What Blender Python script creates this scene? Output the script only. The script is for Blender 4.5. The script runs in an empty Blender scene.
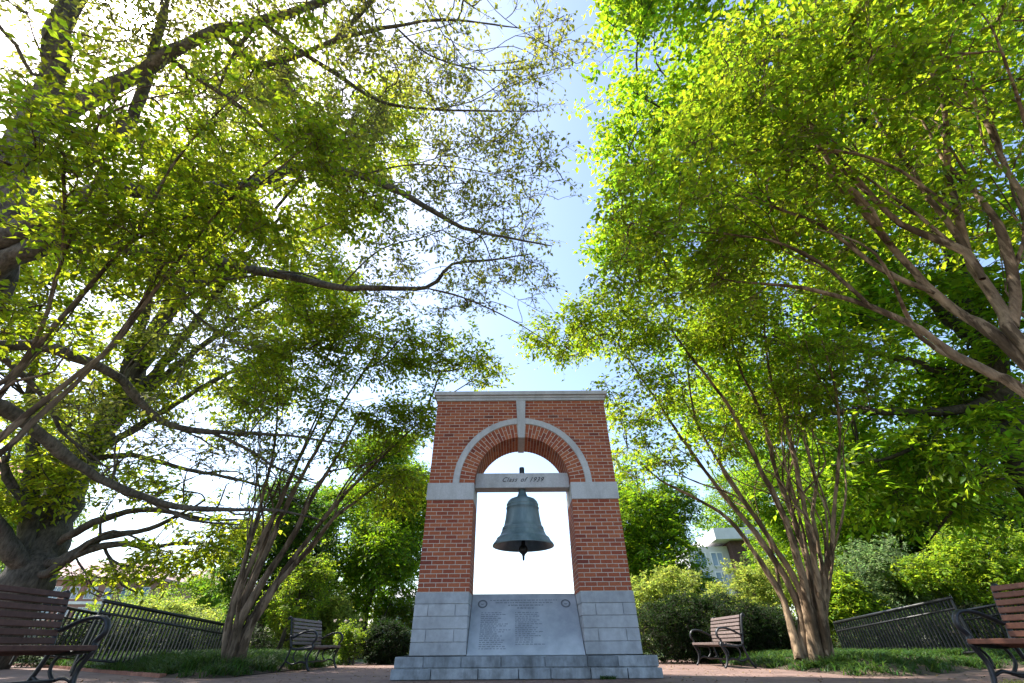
import bpy, math, random
import numpy as np
from mathutils import Matrix, Vector

scene = bpy.context.scene
COL = scene.collection
R = math.radians

# ------------------------------------------------------------------ camera
FOC, PITCH, ROLL, CAMZ = 418.0, 0.6286, -0.0073, 0.41
cp, sp = math.cos(PITCH), math.sin(PITCH)
cr, sr = math.cos(ROLL), math.sin(ROLL)
cam = bpy.data.cameras.new('camera')
cam.sensor_width = 36.0
cam.lens = FOC / 1024 * 36
cam.clip_end = 2000
cam.dof.use_dof = True
cam.dof.focus_distance = 8.3
cam.dof.aperture_fstop = 4.0
camo = bpy.data.objects.new('camera', cam)
COL.objects.link(camo)
Rv, Fv, Uv = Vector((1, 0, 0)), Vector((0, cp, sp)), Vector((0, -sp, cp))
R2, U2 = Rv * cr + Uv * sr, Uv * cr - Rv * sr
M = Matrix((R2, U2, -Fv)).transposed().to_4x4()
M.translation = (0, 0, CAMZ)
camo.matrix_world = M
scene.camera = camo

# ------------------------------------------------------------------ sky, sun, exposure
SUN_EL, SUN_AZ = R(51.8), R(68.6)          # azimuth measured from straight ahead towards the left
sdir = Vector((-math.sin(SUN_AZ) * math.cos(SUN_EL), math.cos(SUN_AZ) * math.cos(SUN_EL), math.sin(SUN_EL)))
world = bpy.data.worlds.new('World')
scene.world = world
world.use_nodes = True
nt = world.node_tree
bg = nt.nodes['Background']
sky = nt.nodes.new('ShaderNodeTexSky')
sky.sky_type = 'NISHITA'
sky.sun_disc = False
sky.sun_elevation = SUN_EL
sky.sun_rotation = -SUN_AZ
sky.air_density = 1.0
sky.dust_density = 1.4
sky.ozone_density = 1.0
geo = nt.nodes.new('ShaderNodeTexCoord')
dotn = nt.nodes.new('ShaderNodeVectorMath'); dotn.operation = 'DOT_PRODUCT'
dotn.inputs[1].default_value = sdir
nrm = nt.nodes.new('ShaderNodeVectorMath'); nrm.operation = 'NORMALIZE'
nt.links.new(geo.outputs['Generated'], nrm.inputs[0]); nt.links.new(nrm.outputs[0], dotn.inputs[0])
glow = None
for lo, hi, amp in ((math.cos(R(1.5)), math.cos(R(.9)), 220.0), (math.cos(R(4.5)), 1.0, 16.0)):      # the sun's disc and its aureole
    mr = nt.nodes.new('ShaderNodeMapRange'); mr.interpolation_type = 'SMOOTHSTEP'
    mr.inputs['From Min'].default_value = lo; mr.inputs['From Max'].default_value = hi; mr.inputs['To Max'].default_value = amp
    nt.links.new(dotn.outputs['Value'], mr.inputs[0])
    if glow is None: glow = mr.outputs[0]
    else:
        ad = nt.nodes.new('ShaderNodeMath'); ad.operation = 'ADD'
        nt.links.new(glow, ad.inputs[0]); nt.links.new(mr.outputs[0], ad.inputs[1]); glow = ad.outputs[0]
addc = nt.nodes.new('ShaderNodeVectorMath'); addc.operation = 'ADD'
nt.links.new(sky.outputs[0], addc.inputs[0]); nt.links.new(glow, addc.inputs[1])
nt.links.new(addc.outputs[0], bg.inputs['Color'])
bg.inputs['Strength'].default_value = 0.15
sun = bpy.data.lights.new('sun', 'SUN')
sun.energy = 5.0
sun.angle = R(0.53)
sun.color = (1.0, 0.94, 0.84)
suno = bpy.data.objects.new('sun', sun)
COL.objects.link(suno)
suno.rotation_euler = sdir.to_track_quat('Z', 'Y').to_euler()
vs = scene.view_settings
vs.view_transform = 'Standard'
vs.look = 'None'
vs.gamma = 1.0
vs.use_curve_mapping = False
vs.exposure = 1.5
cy = scene.cycles
cy.max_bounces = 9
cy.diffuse_bounces = 4
cy.glossy_bounces = 2
cy.transmission_bounces = 4
cy.transparent_max_bounces = 4
cy.caustics_reflective = False
cy.caustics_refractive = False
cy.sample_clamp_indirect = 6
cy.use_denoising = True

# ------------------------------------------------------------------ helpers
rng = np.random.default_rng(11)
random.seed(5)


def ray(px, py):
    a, b = px - 512.0, py - 341.5
    a, b = cr * a + sr * b, -sr * a + cr * b
    u = -b
    return np.array([a, FOC * cp - u * sp, FOC * sp + u * cp])


def P(px, py, dist):
    """world point seen in the direction of (px, py) at a straight distance in metres"""
    d = ray(px, py)
    return d / np.linalg.norm(d) * dist + np.array([0, 0, CAMZ])


def tag(o, label=None, cat=None, group=None, kind=None):
    if label: o['label'] = label
    if cat: o['category'] = cat
    if group: o['group'] = group
    if kind: o['kind'] = kind
    return o


def thing(name, label, cat, loc=(0, 0, 0), rz=0, group=None):
    o = bpy.data.objects.new(name, None)
    o.empty_display_size = 0.2
    COL.objects.link(o)
    o.location = loc
    o.rotation_euler = (0, 0, rz)
    return tag(o, label, cat, group)


def link_mesh(name, me, mat, parent=None):
    o = bpy.data.objects.new(name, me)
    COL.objects.link(o)
    if mat: me.materials.append(mat)
    if parent is not None: o.parent = parent
    return o


def np_mesh(name, verts, faces, k, smooth=False):
    """verts (n,3); faces (m,k)"""
    me = bpy.data.meshes.new(name)
    v = np.ascontiguousarray(verts, dtype=np.float32)
    f = np.ascontiguousarray(faces, dtype=np.int32)
    me.vertices.add(len(v))
    me.vertices.foreach_set('co', v.ravel())
    me.loops.add(f.size)
    me.loops.foreach_set('vertex_index', f.ravel())
    me.polygons.add(len(f))
    me.polygons.foreach_set('loop_start', np.arange(0, f.size, k, dtype=np.int32))
    me.polygons.foreach_set('loop_total', np.full(len(f), k, dtype=np.int32))
    if smooth:
        me.polygons.foreach_set('use_smooth', np.ones(len(f), dtype=bool))
    me.update(calc_edges=True)
    return me


class MB:
    """collects boxes, prisms and tubes and links them as ONE mesh object"""
    def __init__(s):
        s.v, s.f = [], []

    def add(s, verts, faces):
        o = len(s.v)
        s.v += [tuple(map(float, p)) for p in verts]
        s.f += [tuple(i + o for i in f) for f in faces]

    def box(s, x0, x1, y0, y1, z0, z1):
        s.add([(x0, y0, z0), (x1, y0, z0), (x1, y1, z0), (x0, y1, z0), (x0, y0, z1), (x1, y0, z1), (x1, y1, z1), (x0, y1, z1)],
              [(0, 3, 2, 1), (4, 5, 6, 7), (0, 1, 5, 4), (1, 2, 6, 5), (2, 3, 7, 6), (3, 0, 4, 7)])

    def hexa(s, p):
        s.add(p, [(0, 3, 2, 1), (4, 5, 6, 7), (0, 1, 5, 4), (1, 2, 6, 5), (2, 3, 7, 6), (3, 0, 4, 7)])

    def tube(s, pts, rad, sides=8, squash=None, caps=True):
        pts = np.asarray(pts, float)
        n = len(pts)
        rad = np.broadcast_to(np.asarray(rad, float), (n,))
        t = np.gradient(pts, axis=0)
        t /= np.linalg.norm(t, axis=1)[:, None] + 1e-9
        ref = np.array([1., 0, 0]) if squash is not None else np.array([0.31, 0.17, 0.93])
        if abs(t.mean(0) @ ref) > .95 * np.linalg.norm(t.mean(0)): ref = np.array([0, 1., 0.1])
        a = np.cross(t, ref); a /= np.linalg.norm(a, axis=1)[:, None] + 1e-9
        b = np.cross(t, a)
        th = np.linspace(0, 2 * np.pi, sides, endpoint=False)
        q = 1.0 if squash is None else squash
        ring = pts[:, None] + rad[:, None, None] * (np.cos(th)[None, :, None] * a[:, None] + q * np.sin(th)[None, :, None] * b[:, None])
        fs = []
        for i in range(n - 1):
            for j in range(sides):
                k = (j + 1) % sides
                fs.append((i * sides + j, i * sides + k, (i + 1) * sides + k, (i + 1) * sides + j))
        if caps:
            fs.append(tuple(range(sides - 1, -1, -1)))
            fs.append(tuple((n - 1) * sides + j for j in range(sides)))
        s.add(ring.reshape(-1, 3), fs)

    def lathe(s, prof, seg=40, c=(0, 0, 0)):
        vs_, fs = [], []
        for r, z in prof:
            for j in range(seg):
                a = 2 * math.pi * j / seg
                vs_.append((c[0] + r * math.cos(a), c[1] + r * math.sin(a), c[2] + z))
        for i in range(len(prof) - 1):
            for j in range(seg):
                k = (j + 1) % seg
                fs.append((i * seg + j, i * seg + k, (i + 1) * seg + k, (i + 1) * seg + j))
        s.add(vs_, fs)

    def build(s, name, mat, parent=None, smooth=False, bevel=0, off=(0, 0, 0)):
        me = bpy.data.meshes.new(name)
        me.from_pydata([(x - off[0], y - off[1], z - off[2]) for x, y, z in s.v], [], s.f)
        if smooth:
            for p in me.polygons: p.use_smooth = True
        me.update()
        o = link_mesh(name, me, mat, parent)
        if bevel:
            m = o.modifiers.new('bevel', 'BEVEL')
            m.width = bevel; m.segments = 2; m.limit_method = 'ANGLE'
        return o


def spline(pts, step=0.25):
    pts = np.asarray(pts, float)
    out = []
    n = len(pts)
    for i in range(n - 1):
        p0, p1, p2, p3 = pts[max(i - 1, 0)], pts[i], pts[i + 1], pts[min(i + 2, n - 1)]
        m = max(2, int(np.linalg.norm(p2 - p1) / step))
        for k in range(m):
            t = k / m
            out.append(.5 * ((2 * p1) + (-p0 + p2) * t + (2 * p0 - 5 * p1 + 4 * p2 - p3) * t * t + (-p0 + 3 * p1 - 3 * p2 + p3) * t ** 3))
    out.append(pts[-1])
    return np.array(out)


# ------------------------------------------------------------------ materials
def new_mat(name):
    m = bpy.data.materials.new(name)
    m.use_nodes = True
    n = m.node_tree
    b = n.nodes['Principled BSDF']
    return m, n, b


def N(n, t, **kw):
    x = n.nodes.new(t)
    for k, v in kw.items():
        if k in ('operation', 'blend_type', 'feature', 'data_type', 'noise_dimensions'): setattr(x, k, v)
        else: x.inputs[k].default_value = v
    return x


def ramp(n, fac, stops):
    r = n.nodes.new('ShaderNodeValToRGB')
    e = r.color_ramp.elements
    while len(e) < len(stops): e.new(0.5)
    for el, (p, c) in zip(e, stops):
        el.position = p; el.color = (*c, 1)
    n.links.new(fac, r.inputs[0])
    return r


def noise(n, scale, detail=4, rough=.55, stretch=None):
    tc = n.nodes.new('ShaderNodeTexCoord')
    src = tc.outputs['Object']
    if stretch:
        mp = n.nodes.new('ShaderNodeMapping')
        mp.inputs['Scale'].default_value = stretch
        n.links.new(src, mp.inputs[0]); src = mp.outputs[0]
    x = N(n, 'ShaderNodeTexNoise', Scale=scale, Detail=detail, Roughness=rough)
    n.links.new(src, x.inputs['Vector'])
    return x


def bump(n, b, h, strength=.4, dist=.02):
    x = N(n, 'ShaderNodeBump', Strength=strength, Distance=dist)
    n.links.new(h, x.inputs['Height']); n.links.new(x.outputs[0], b.inputs['Normal'])


def mat_noise(name, stops, scale=4, rough=.8, detail=5, bstr=.3, bdist=.01, bscale=None, metallic=0, stretch=None, spec=.4):
    m, n, b = new_mat(name)
    x = noise(n, scale, detail, .6, stretch)
    r = ramp(n, x.outputs[0], stops)
    n.links.new(r.outputs[0], b.inputs['Base Color'])
    b.inputs['Roughness'].default_value = rough
    b.inputs['Metallic'].default_value = metallic
    b.inputs['Specular IOR Level'].default_value = spec
    y = noise(n, bscale or scale * 4, 6, .65, stretch)
    bump(n, b, y.outputs[0], bstr, bdist)
    return m


def mat_island(name, stops, scale=30, amount=.35, rough=.85, bstr=.3, bdist=.006, dirt=None, dirt_amt=1):
    """colour differs from piece to piece (bricks, blocks), with fine noise on top"""
    m, n, b = new_mat(name)
    g = n.nodes.new('ShaderNodeNewGeometry')
    r = ramp(n, g.outputs['Random Per Island'], stops)
    x = noise(n, scale, 6, .65)
    rr = ramp(n, x.outputs[0], [(.25, (1 - amount,) * 3), (.75, (1 + amount * .5,) * 3)])
    mx = N(n, 'ShaderNodeMix', data_type='RGBA', blend_type='MULTIPLY')
    mx.inputs[0].default_value = 1
    n.links.new(r.outputs[0], mx.inputs[6]); n.links.new(rr.outputs[0], mx.inputs[7])
    col = mx.outputs[2]
    if dirt:
        y = noise(n, dirt, 5, .7, (1, 1, .35))
        d = ramp(n, y.outputs[0], [(.42, (1, 1, 1)), (.66, (.48, .47, .45))])
        m2 = N(n, 'ShaderNodeMix', data_type='RGBA', blend_type='MULTIPLY'); m2.inputs[0].default_value = dirt_amt
        n.links.new(col, m2.inputs[6]); n.links.new(d.outputs[0], m2.inputs[7]); col = m2.outputs[2]
    n.links.new(col, b.inputs['Base Color'])
    b.inputs['Roughness'].default_value = rough
    b.inputs['Specular IOR Level'].default_value = .3
    bump(n, b, x.outputs[0], bstr, bdist)
    return m


def mat_leaf(name, ref, trans, fac=.5, hue_var=.03, val_var=.45, rough=.5, spec=.22):
    m = bpy.data.materials.new(name)
    m.use_nodes = True
    n = m.node_tree
    n.nodes.clear()
    out = n.nodes.new('ShaderNodeOutputMaterial')
    g = n.nodes.new('ShaderNodeNewGeometry')
    b = n.nodes.new('ShaderNodeBsdfPrincipled')
    t = n.nodes.new('ShaderNodeBsdfTranslucent')
    mx = n.nodes.new('ShaderNodeMixShader')
    mx.inputs[0].default_value = fac
    b.inputs['Roughness'].default_value = rough
    b.inputs['Specular IOR Level'].default_value = spec
    w = n.nodes.new('ShaderNodeTexWhiteNoise'); w.noise_dimensions = '1D'
    n.links.new(g.outputs['Random Per Island'], w.inputs['W'])
    for col, dst in ((ref, b.inputs['Base Color']), (trans, t.inputs['Color'])):
        hs = n.nodes.new('ShaderNodeHueSaturation')
        hs.inputs['Color'].default_value = (*col, 1)
        h = N(n, 'ShaderNodeMapRange'); h.inputs['To Min'].default_value = .5 - hue_var; h.inputs['To Max'].default_value = .5 + hue_var
        v = N(n, 'ShaderNodeMapRange'); v.inputs['To Min'].default_value = 1 - val_var; v.inputs['To Max'].default_value = 1 + val_var
        n.links.new(g.outputs['Random Per Island'], h.inputs[0]); n.links.new(w.outputs['Value'], v.inputs[0])
        n.links.new(h.outputs[0], hs.inputs['Hue']); n.links.new(v.outputs[0], hs.inputs['Value'])
        n.links.new(hs.outputs[0], dst)
    n.links.new(b.outputs[0], mx.inputs[1]); n.links.new(t.outputs[0], mx.inputs[2])
    n.links.new(mx.outputs[0], out.inputs[0])
    return m


def mat_bark(name, dark, light, scale=3, bdist=.03, bstr=.9, stretch=(1, 1, .22), peel=0):
    m, n, b = new_mat(name)
    x = noise(n, scale * 6, 8, .7, stretch)
    y = noise(n, scale, 4, .6)
    r = ramp(n, x.outputs[0], [(.3, dark), (.7, light)])
    r2 = ramp(n, y.outputs[0], [(.35, (.6, .6, .58)), (.65, (1.15, 1.12, 1.08))])
    mx = N(n, 'ShaderNodeMix', data_type='RGBA', blend_type='MULTIPLY'); mx.inputs[0].default_value = 1
    n.links.new(r.outputs[0], mx.inputs[6]); n.links.new(r2.outputs[0], mx.inputs[7])
    col = mx.outputs[2]
    if peel:                                    # flakes of old bark with a hard edge
        z = noise(n, 5, 5, .6, (1, 1, .25))
        pr_ = ramp(n, z.outputs[0], [(.5, (0, 0, 0)), (.54, (1, 1, 1))])
        m3 = N(n, 'ShaderNodeMix', data_type='RGBA', blend_type='MIX')
        n.links.new(pr_.outputs[0], m3.inputs[0]); n.links.new(col, m3.inputs[6])
        m4 = N(n, 'ShaderNodeMix', data_type='RGBA', blend_type='MULTIPLY'); m4.inputs[0].default_value = 1
        n.links.new(col, m4.inputs[6]); m4.inputs[7].default_value = (.42, .40, .38, 1)
        n.links.new(m4.outputs[2], m3.inputs[7]); col = m3.outputs[2]
    n.links.new(col, b.inputs['Base Color'])
    b.inputs['Roughness'].default_value = .9
    b.inputs['Specular IOR Level'].default_value = .2
    bump(n, b, x.outputs[0], bstr, bdist)
    return m


BRICK = mat_island('red_brick', [(0, (.20, .05, .034)), (.08, (.28, .068, .040)), (.5, (.37, .100, .048)), (.85, (.43, .135, .064)), (.97, (.32, .09, .05)), (1, (.17, .055, .04))], 40, .4, .85, dirt=1.1, dirt_amt=.22)
MORTAR = mat_noise('mortar', [(.3, (.46, .40, .34)), (.7, (.60, .54, .47))], 20, .95)
GRANITE = mat_island('shade_tinted_granite', [(0, (.36, .385, .42)), (.5, (.42, .445, .48)), (1, (.47, .495, .53))], 9, .25, .7, .35, .006, dirt=1.4, dirt_amt=.45)  # neutral grey stone with the blue of skylit shade mixed into its colour
TRIM = mat_island('light_granite', [(0, (.50, .50, .515)), (1, (.56, .555, .57))], 60, .25, .75, .3, .003, dirt=2.5, dirt_amt=.5)
PLINTHM = mat_island('weathered_granite', [(0, (.22, .255, .29)), (.5, (.30, .335, .37)), (1, (.37, .405, .44))], 7, .45, .65, .5, .008, dirt=3.0)
SLAB = mat_noise('polished_slab', [(.32, (.25, .285, .33)), (.66, (.42, .46, .51))], 2.2, .45, bstr=.08, bdist=.002)
INK = mat_noise('dark_engraving', [(.3, (.03, .035, .045)), (.7, (.05, .055, .065))], 20, .8)
ENGRAVE = mat_noise('faded_engraving', [(.3, (.09, .105, .125)), (.7, (.14, .155, .18))], 20, .8)
BRONZE = mat_noise('bell_patina', [(.3, (.05, .085, .10)), (.5, (.11, .165, .185)), (.7, (.22, .28, .30))], 3.2, .5, 7, .15, .004, 30, .1, (1, 1, .35), .5)
DARKIRON = mat_noise('dark_iron', [(.3, (.012, .014, .018)), (.7, (.028, .03, .036))], 12, .45, bstr=.15, bdist=.002, metallic=.3, spec=.5)
FENCEIRON = mat_noise('fence_paint', [(.3, (.006, .007, .009)), (.7, (.014, .015, .018))], 14, .42, bstr=.1, bdist=.002, spec=.5)
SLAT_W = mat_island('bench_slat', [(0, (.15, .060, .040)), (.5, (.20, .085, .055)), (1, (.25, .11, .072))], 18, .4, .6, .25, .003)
SLAT_D = mat_island('shaded_bench_slat', [(0, (.075, .038, .034)), (1, (.12, .06, .05))], 18, .4, .6, .25, .003)  # same slats, colour darkened to paint in the shade on the left bench
SLAT_G = mat_island('shade_grey_bench_slat', [(0, (.115, .085, .08)), (1, (.17, .13, .12))], 18, .4, .6, .25, .003)  # far bench slats, greyed and darkened in colour to stand for shade
BARK_OAK = mat_bark('oak_bark', (.035, .030, .027), (.17, .155, .14), 3, .05)
BARK_DARK = mat_bark('dark_oak_bark', (.028, .024, .021), (.13, .112, .096), 3, .04)  # darker bark tones for background trunks and shrub stems
BARK_NEAR = mat_bark('flare_lit_oak_bark', (.045, .040, .036), (.24, .215, .19), 3, .04)  # oak bark made paler: backlight and sun flare put into the colour
BARK_PALE = mat_bark('pale_bark', (.10, .09, .08), (.30, .27, .24), 3, .03)
BARK_CREPE = mat_bark('crepe_bark', (.08, .05, .031), (.42, .305, .20), 2.2, .02, .9, (1, 1, .12), 1)
BARK_CREPE_S = mat_bark('crepe_bark_brown', (.065, .046, .033), (.31, .235, .17), 2.4, .02, .8, (1, 1, .12), 1)

LEAF_CREPE = mat_leaf('crepe_leaf', (.084, .148, .010), (.38, .51, .018), .56)
LEAF_CREPE_L = mat_leaf('crepe_leaf_young', (.088, .148, .010), (.42, .52, .018), .56)
LEAF_MAPLE = mat_leaf('broad_leaf', (.08, .16, .012), (.36, .54, .018), .58)
LEAF_OAK = mat_leaf('young_oak_leaf', (.13, .15, .035), (.38, .40, .06), .55, .02)
LEAF_OAK2 = mat_leaf('oak_leaf', (.112, .152, .014), (.47, .55, .026), .6, .03)
LEAF_DEEP = mat_leaf('deep_leaf', (.04, .09, .015), (.14, .26, .02), .48)
LEAF_MID = mat_leaf('mid_leaf', (.08, .155, .012), (.28, .45, .014), .52)
LEAF_YEL = mat_leaf('yellow_leaf', (.18, .23, .045), (.42, .50, .07), .5)
LEAF_LIME = mat_leaf('lime_leaf', (.13, .22, .020), (.36, .50, .025), .52)
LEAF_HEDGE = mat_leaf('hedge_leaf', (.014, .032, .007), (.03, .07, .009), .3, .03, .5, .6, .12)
LEAF_SILVER = mat_leaf('silvery_leaf', (.12, .18, .075), (.22, .34, .10), .45)
BLADE = mat_leaf('grass_blade', (.035, .075, .018), (.09, .18, .025), .35)
BLADE_Y = mat_leaf('dry_grass_blade', (.16, .17, .05), (.30, .32, .08), .4)
LITTER = mat_leaf('dry_leaf', (.22, .15, .06), (.2, .13, .04), .2)
BLOOM = mat_leaf('white_bloom', (.75, .68, .64), (.6, .5, .45), .4, .02, .1)


def mat_pavers():
    m, n, b = new_mat('brick_pavers')
    tc = n.nodes.new('ShaderNodeTexCoord')
    br = n.nodes.new('ShaderNodeTexBrick')
    br.inputs['Scale'].default_value = 1.0
    br.inputs['Brick Width'].default_value = .205
    br.inputs['Row Height'].default_value = .103
    br.inputs['Mortar Size'].default_value = .005
    br.inputs['Bias'].default_value = 0
    br.inputs['Color1'].default_value = (.155, .095, .082, 1)
    br.inputs['Color2'].default_value = (.22, .145, .125, 1)
    br.inputs['Mortar'].default_value = (.16, .13, .11, 1)
    n.links.new(tc.outputs['Object'], br.inputs['Vector'])
    x = noise(n, .9, 6, .7)
    r = ramp(n, x.outputs[0], [(.3, (.72, .72, .74)), (.7, (1.2, 1.18, 1.15))])
    mx = N(n, 'ShaderNodeMix', data_type='RGBA', blend_type='MULTIPLY'); mx.inputs[0].default_value = 1
    n.links.new(br.outputs['Color'], mx.inputs[6]); n.links.new(r.outputs[0], mx.inputs[7])
    n.links.new(mx.outputs[2], b.inputs['Base Color'])
    b.inputs['Roughness'].default_value = .85
    b.inputs['Specular IOR Level'].default_value = .25
    inv = N(n, 'ShaderNodeMath', operation='SUBTRACT'); inv.inputs[0].default_value = 1
    n.links.new(br.outputs['Fac'], inv.inputs[1])
    bump(n, b, inv.outputs[0], .5, .006)
    return m


PAVERS = mat_pavers()
SOIL = mat_noise('soil_and_mulch', [(.3, (.035, .026, .018)), (.7, (.09, .065, .042))], 8, .95, bstr=.8, bdist=.03)
LAWN = mat_noise('lawn_ground', [(.3, (.04, .07, .018)), (.7, (.09, .13, .03))], 3, .95, bstr=.8, bdist=.03)
KERB = mat_island('kerb_brick', [(0, (.17, .07, .05)), (1, (.28, .13, .09))], 20, .3)
PANE = mat_noise('window_glass', [(.3, (.10, .16, .24)), (.7, (.20, .28, .38))], .5, .12, bstr=.02, spec=.7)
WHITEP = mat_noise('white_paint', [(.3, (.62, .62, .63)), (.7, (.74, .74, .74))], 2, .6, bstr=.05)
GREYP = mat_noise('pale_cladding', [(.3, (.48, .47, .47)), (.7, (.58, .57, .57))], 2, .6, bstr=.05)
REDROOF = mat_noise('red_roof', [(.3, (.30, .085, .06)), (.7, (.40, .13, .095))], 3, .8, bstr=.4, stretch=(1, 8, 8))
MAUVEROOF = mat_noise('mauve_roof', [(.3, (.27, .17, .17)), (.7, (.35, .23, .22))], 3, .8)
FARBRICK = mat_noise('far_brick', [(.3, (.24, .125, .105)), (.7, (.31, .17, .145))], 6, .9)
DARKBRICK = mat_noise('dark_brick', [(.3, (.05, .026, .022)), (.7, (.09, .045, .036))], 6, .9)

# ------------------------------------------------------------------ ground (structure)
def sheet(name, poly, z, mat, kind='structure'):
    me = bpy.data.meshes.new(name)
    me.from_pydata([(x, y, z) for x, y in poly], [], [tuple(range(len(poly)))])
    o = link_mesh(name, me, mat)
    o['kind'] = kind
    return o


sheet('ground', [(-600, -300), (600, -300), (600, 900), (-600, 900)], -0.03, LAWN)
sheet('brick_plaza', [(-15, -14), (15, -14), (15, 17), (-15, 17)], 0.0, PAVERS)

BED_L = [(-4.75, 16.6), (-4.70, 8.9), (-4.95, 8.6), (-6.0, 9.1), (-8.5, 11.0), (-12.5, 14.2), (-16, 16.6)]
BED_R = [(5.05, 16.6), (5.15, 8.2), (5.6, 7.8), (6.6, 8.3), (8.6, 9.7), (12.5, 11.6), (17, 16.6)]


def inside(poly, x, y):
    x, y = np.asarray(x), np.asarray(y)
    c = np.zeros(x.shape, bool)
    n = len(poly)
    for i in range(n):
        x0, y0 = poly[i]; x1, y1 = poly[(i + 1) % n]
        cond = ((y0 > y) != (y1 > y)) & (x < (x1 - x0) * (y - y0) / (y1 - y0 + 1e-12) + x0)
        c ^= cond
    return c


def edge_dist(poly, x, y):
    d = np.full(np.shape(x), 1e9)
    n = len(poly)
    for i in range(n):
        a, b = np.array(poly[i]), np.array(poly[(i + 1) % n])
        ab = b - a
        t = np.clip(((x - a[0]) * ab[0] + (y - a[1]) * ab[1]) / (ab @ ab), 0, 1)
        d = np.minimum(d, np.hypot(x - a[0] - t * ab[0], y - a[1] - t * ab[1]))
    return d


def bed_height(poly, x, y):
    return np.minimum(edge_dist(poly, x, y) * .16, .17)


def bed(name, poly):
    xs = [p[0] for p in poly]; ys = [p[1] for p in poly]
    step = .25
    gx, gy = np.meshgrid(np.arange(min(xs), max(xs), step), np.arange(min(ys), max(ys), step))
    h = np.where(inside(poly, gx, gy), bed_height(poly, gx, gy) + .004, -.06)
    h = h + np.where(h > 0, rng.normal(0, .006, h.shape), 0)
    ny, nx = gx.shape
    v = np.stack([gx, gy, h], -1).reshape(-1, 3)
    idx = np.arange(ny * nx).reshape(ny, nx)
    f = np.stack([idx[:-1, :-1], idx[:-1, 1:], idx[1:, 1:], idx[1:, :-1]], -1).reshape(-1, 4)
    keep = (h.reshape(-1)[f] > -.05).any(1)
    o = link_mesh(name, np_mesh(name, v, f[keep], 4, True), SOIL)
    o['kind'] = 'structure'


bed('planting_bed_ground', BED_L)
bed('planting_bed_ground', BED_R)


def kerb(name, line):
    b = MB()
    pts = spline([(x, y, 0) for x, y in line], .3)
    s = np.r_[0, np.cumsum(np.linalg.norm(np.diff(pts, axis=0), axis=1))]
    t = 0.0
    while t < s[-1] - .25:
        a = np.array([np.interp(t + .005, s, pts[:, k]) for k in range(3)])
        c = np.array([np.interp(t + .195, s, pts[:, k]) for k in range(3)])
        d = (c - a) / np.linalg.norm(c - a); q = np.array([-d[1], d[0], 0]) * .05
        z0, z1 = -.02, .05 + random.uniform(-.004, .004)
        lo = [a - q, c - q, c + q, a + q]
        b.hexa([(*p[:2], z0) for p in lo] + [(*p[:2], z1) for p in lo])
        t += .2
    return b.build(name, KERB)


k = kerb('bed_kerb', BED_L[3:7]); tag(k, 'low brick kerb along the front of the bed behind the shaded bench', 'kerb')

# ------------------------------------------------------------------ the bell monument
MX, MY = 0.18, 8.10            # centre, front brick plane
DEP = 0.80
HW, IW = 1.795, 0.925          # half width, half opening
Z_PL, Z_ST, Z_BR, Z_IM, Z_UP = 0.285, 1.137, 2.627, 2.942, 4.698
root = thing('bell_monument', 'red brick and granite arch with a sloping inscribed slab between its piers', 'monument', (MX, MY + DEP / 2, 0))
OFF = (0, DEP / 2, 0)          # build with y=0 at the front brick plane, x=0 at the centre
REC = 0.003


def mb_part(b, name, mat, parent=root, **kw):
    return b.build(name, mat, parent, off=OFF, **kw)


# plinth: two courses of granite blocks round a core
b = MB()
PX0, PX1, PY0, PY1 = -1.99, 1.99, -.19, DEP + .19
def course(b, x0, x1, y0, y1, z0, z1, joints, j=.006, proud=0):
    xs = [x0] + joints + [x1]
    for a, c in zip(xs[:-1], xs[1:]):
        b.box(a + j, c - j, y0 - proud, (y0 + y1) / 2 - j, z0 + j, z1 - j)
        b.box(a + j, c - j, (y0 + y1) / 2 + j, y1 + proud, z0 + j, z1 - j)
course(b, PX0 - .03, PX1 + .03, PY0 - .03, PY1 + .03, 0, .135, [-1.42, -.72, -.12, .36, .95, 1.5])
course(b, PX0, PX1, PY0, PY1, .139, Z_PL, [-1.55, -.98, -.38, .28, .92, 1.38])
b.box(PX0 + .02, PX1 - .02, PY0 + .02, PY1 - .02, 0, Z_PL - .006)
mb_part(b, 'plinth', PLINTHM, bevel=.008)

# granite pier bases
for s in (-1, 1):
    b = MB()
    zs = np.linspace(Z_PL, Z_ST, 6)
    xa, xb = (-HW - .02, -IW) if s < 0 else (IW, HW + .02)
    w = xb - xa
    for i in range(5):
        js = [] if i % 2 == 0 else ([xa + w * .26, xa + w * .76])
        xs = [xa] + js + [xb]
        for a, c in zip(xs[:-1], xs[1:]):
            b.box(a + .004, c - .004, -.02, DEP / 2 - .003, zs[i] + .004, zs[i + 1] - .004)
            b.box(a + .004, c - .004, DEP / 2 + .003, DEP + .02, zs[i] + .004, zs[i + 1] - .004)
    b.box(xa + .015, xb - .015, -.005, DEP + .005, Z_PL, Z_ST - .006)
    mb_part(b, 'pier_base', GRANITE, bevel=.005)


def brick_row(b, x0, x1, y0, y1, z0, z1, shift, L=.203, axis='x'):
    """one course of stretchers along an axis"""
    lo, hi = (x0, x1) if axis == 'x' else (y0, y1)
    p = lo - shift
    while p < hi - .004:
        a, c = max(p, lo), min(p + L - .0105, hi)
        if c - a > .02:
            e = random.uniform(-.0015, .0015)
            if axis == 'x': b.box(a, c, y0 + e, y1 + e, z0, z1)
            else: b.box(x0 + e, x1 + e, a, c, z0, z1)
        p += L


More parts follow.
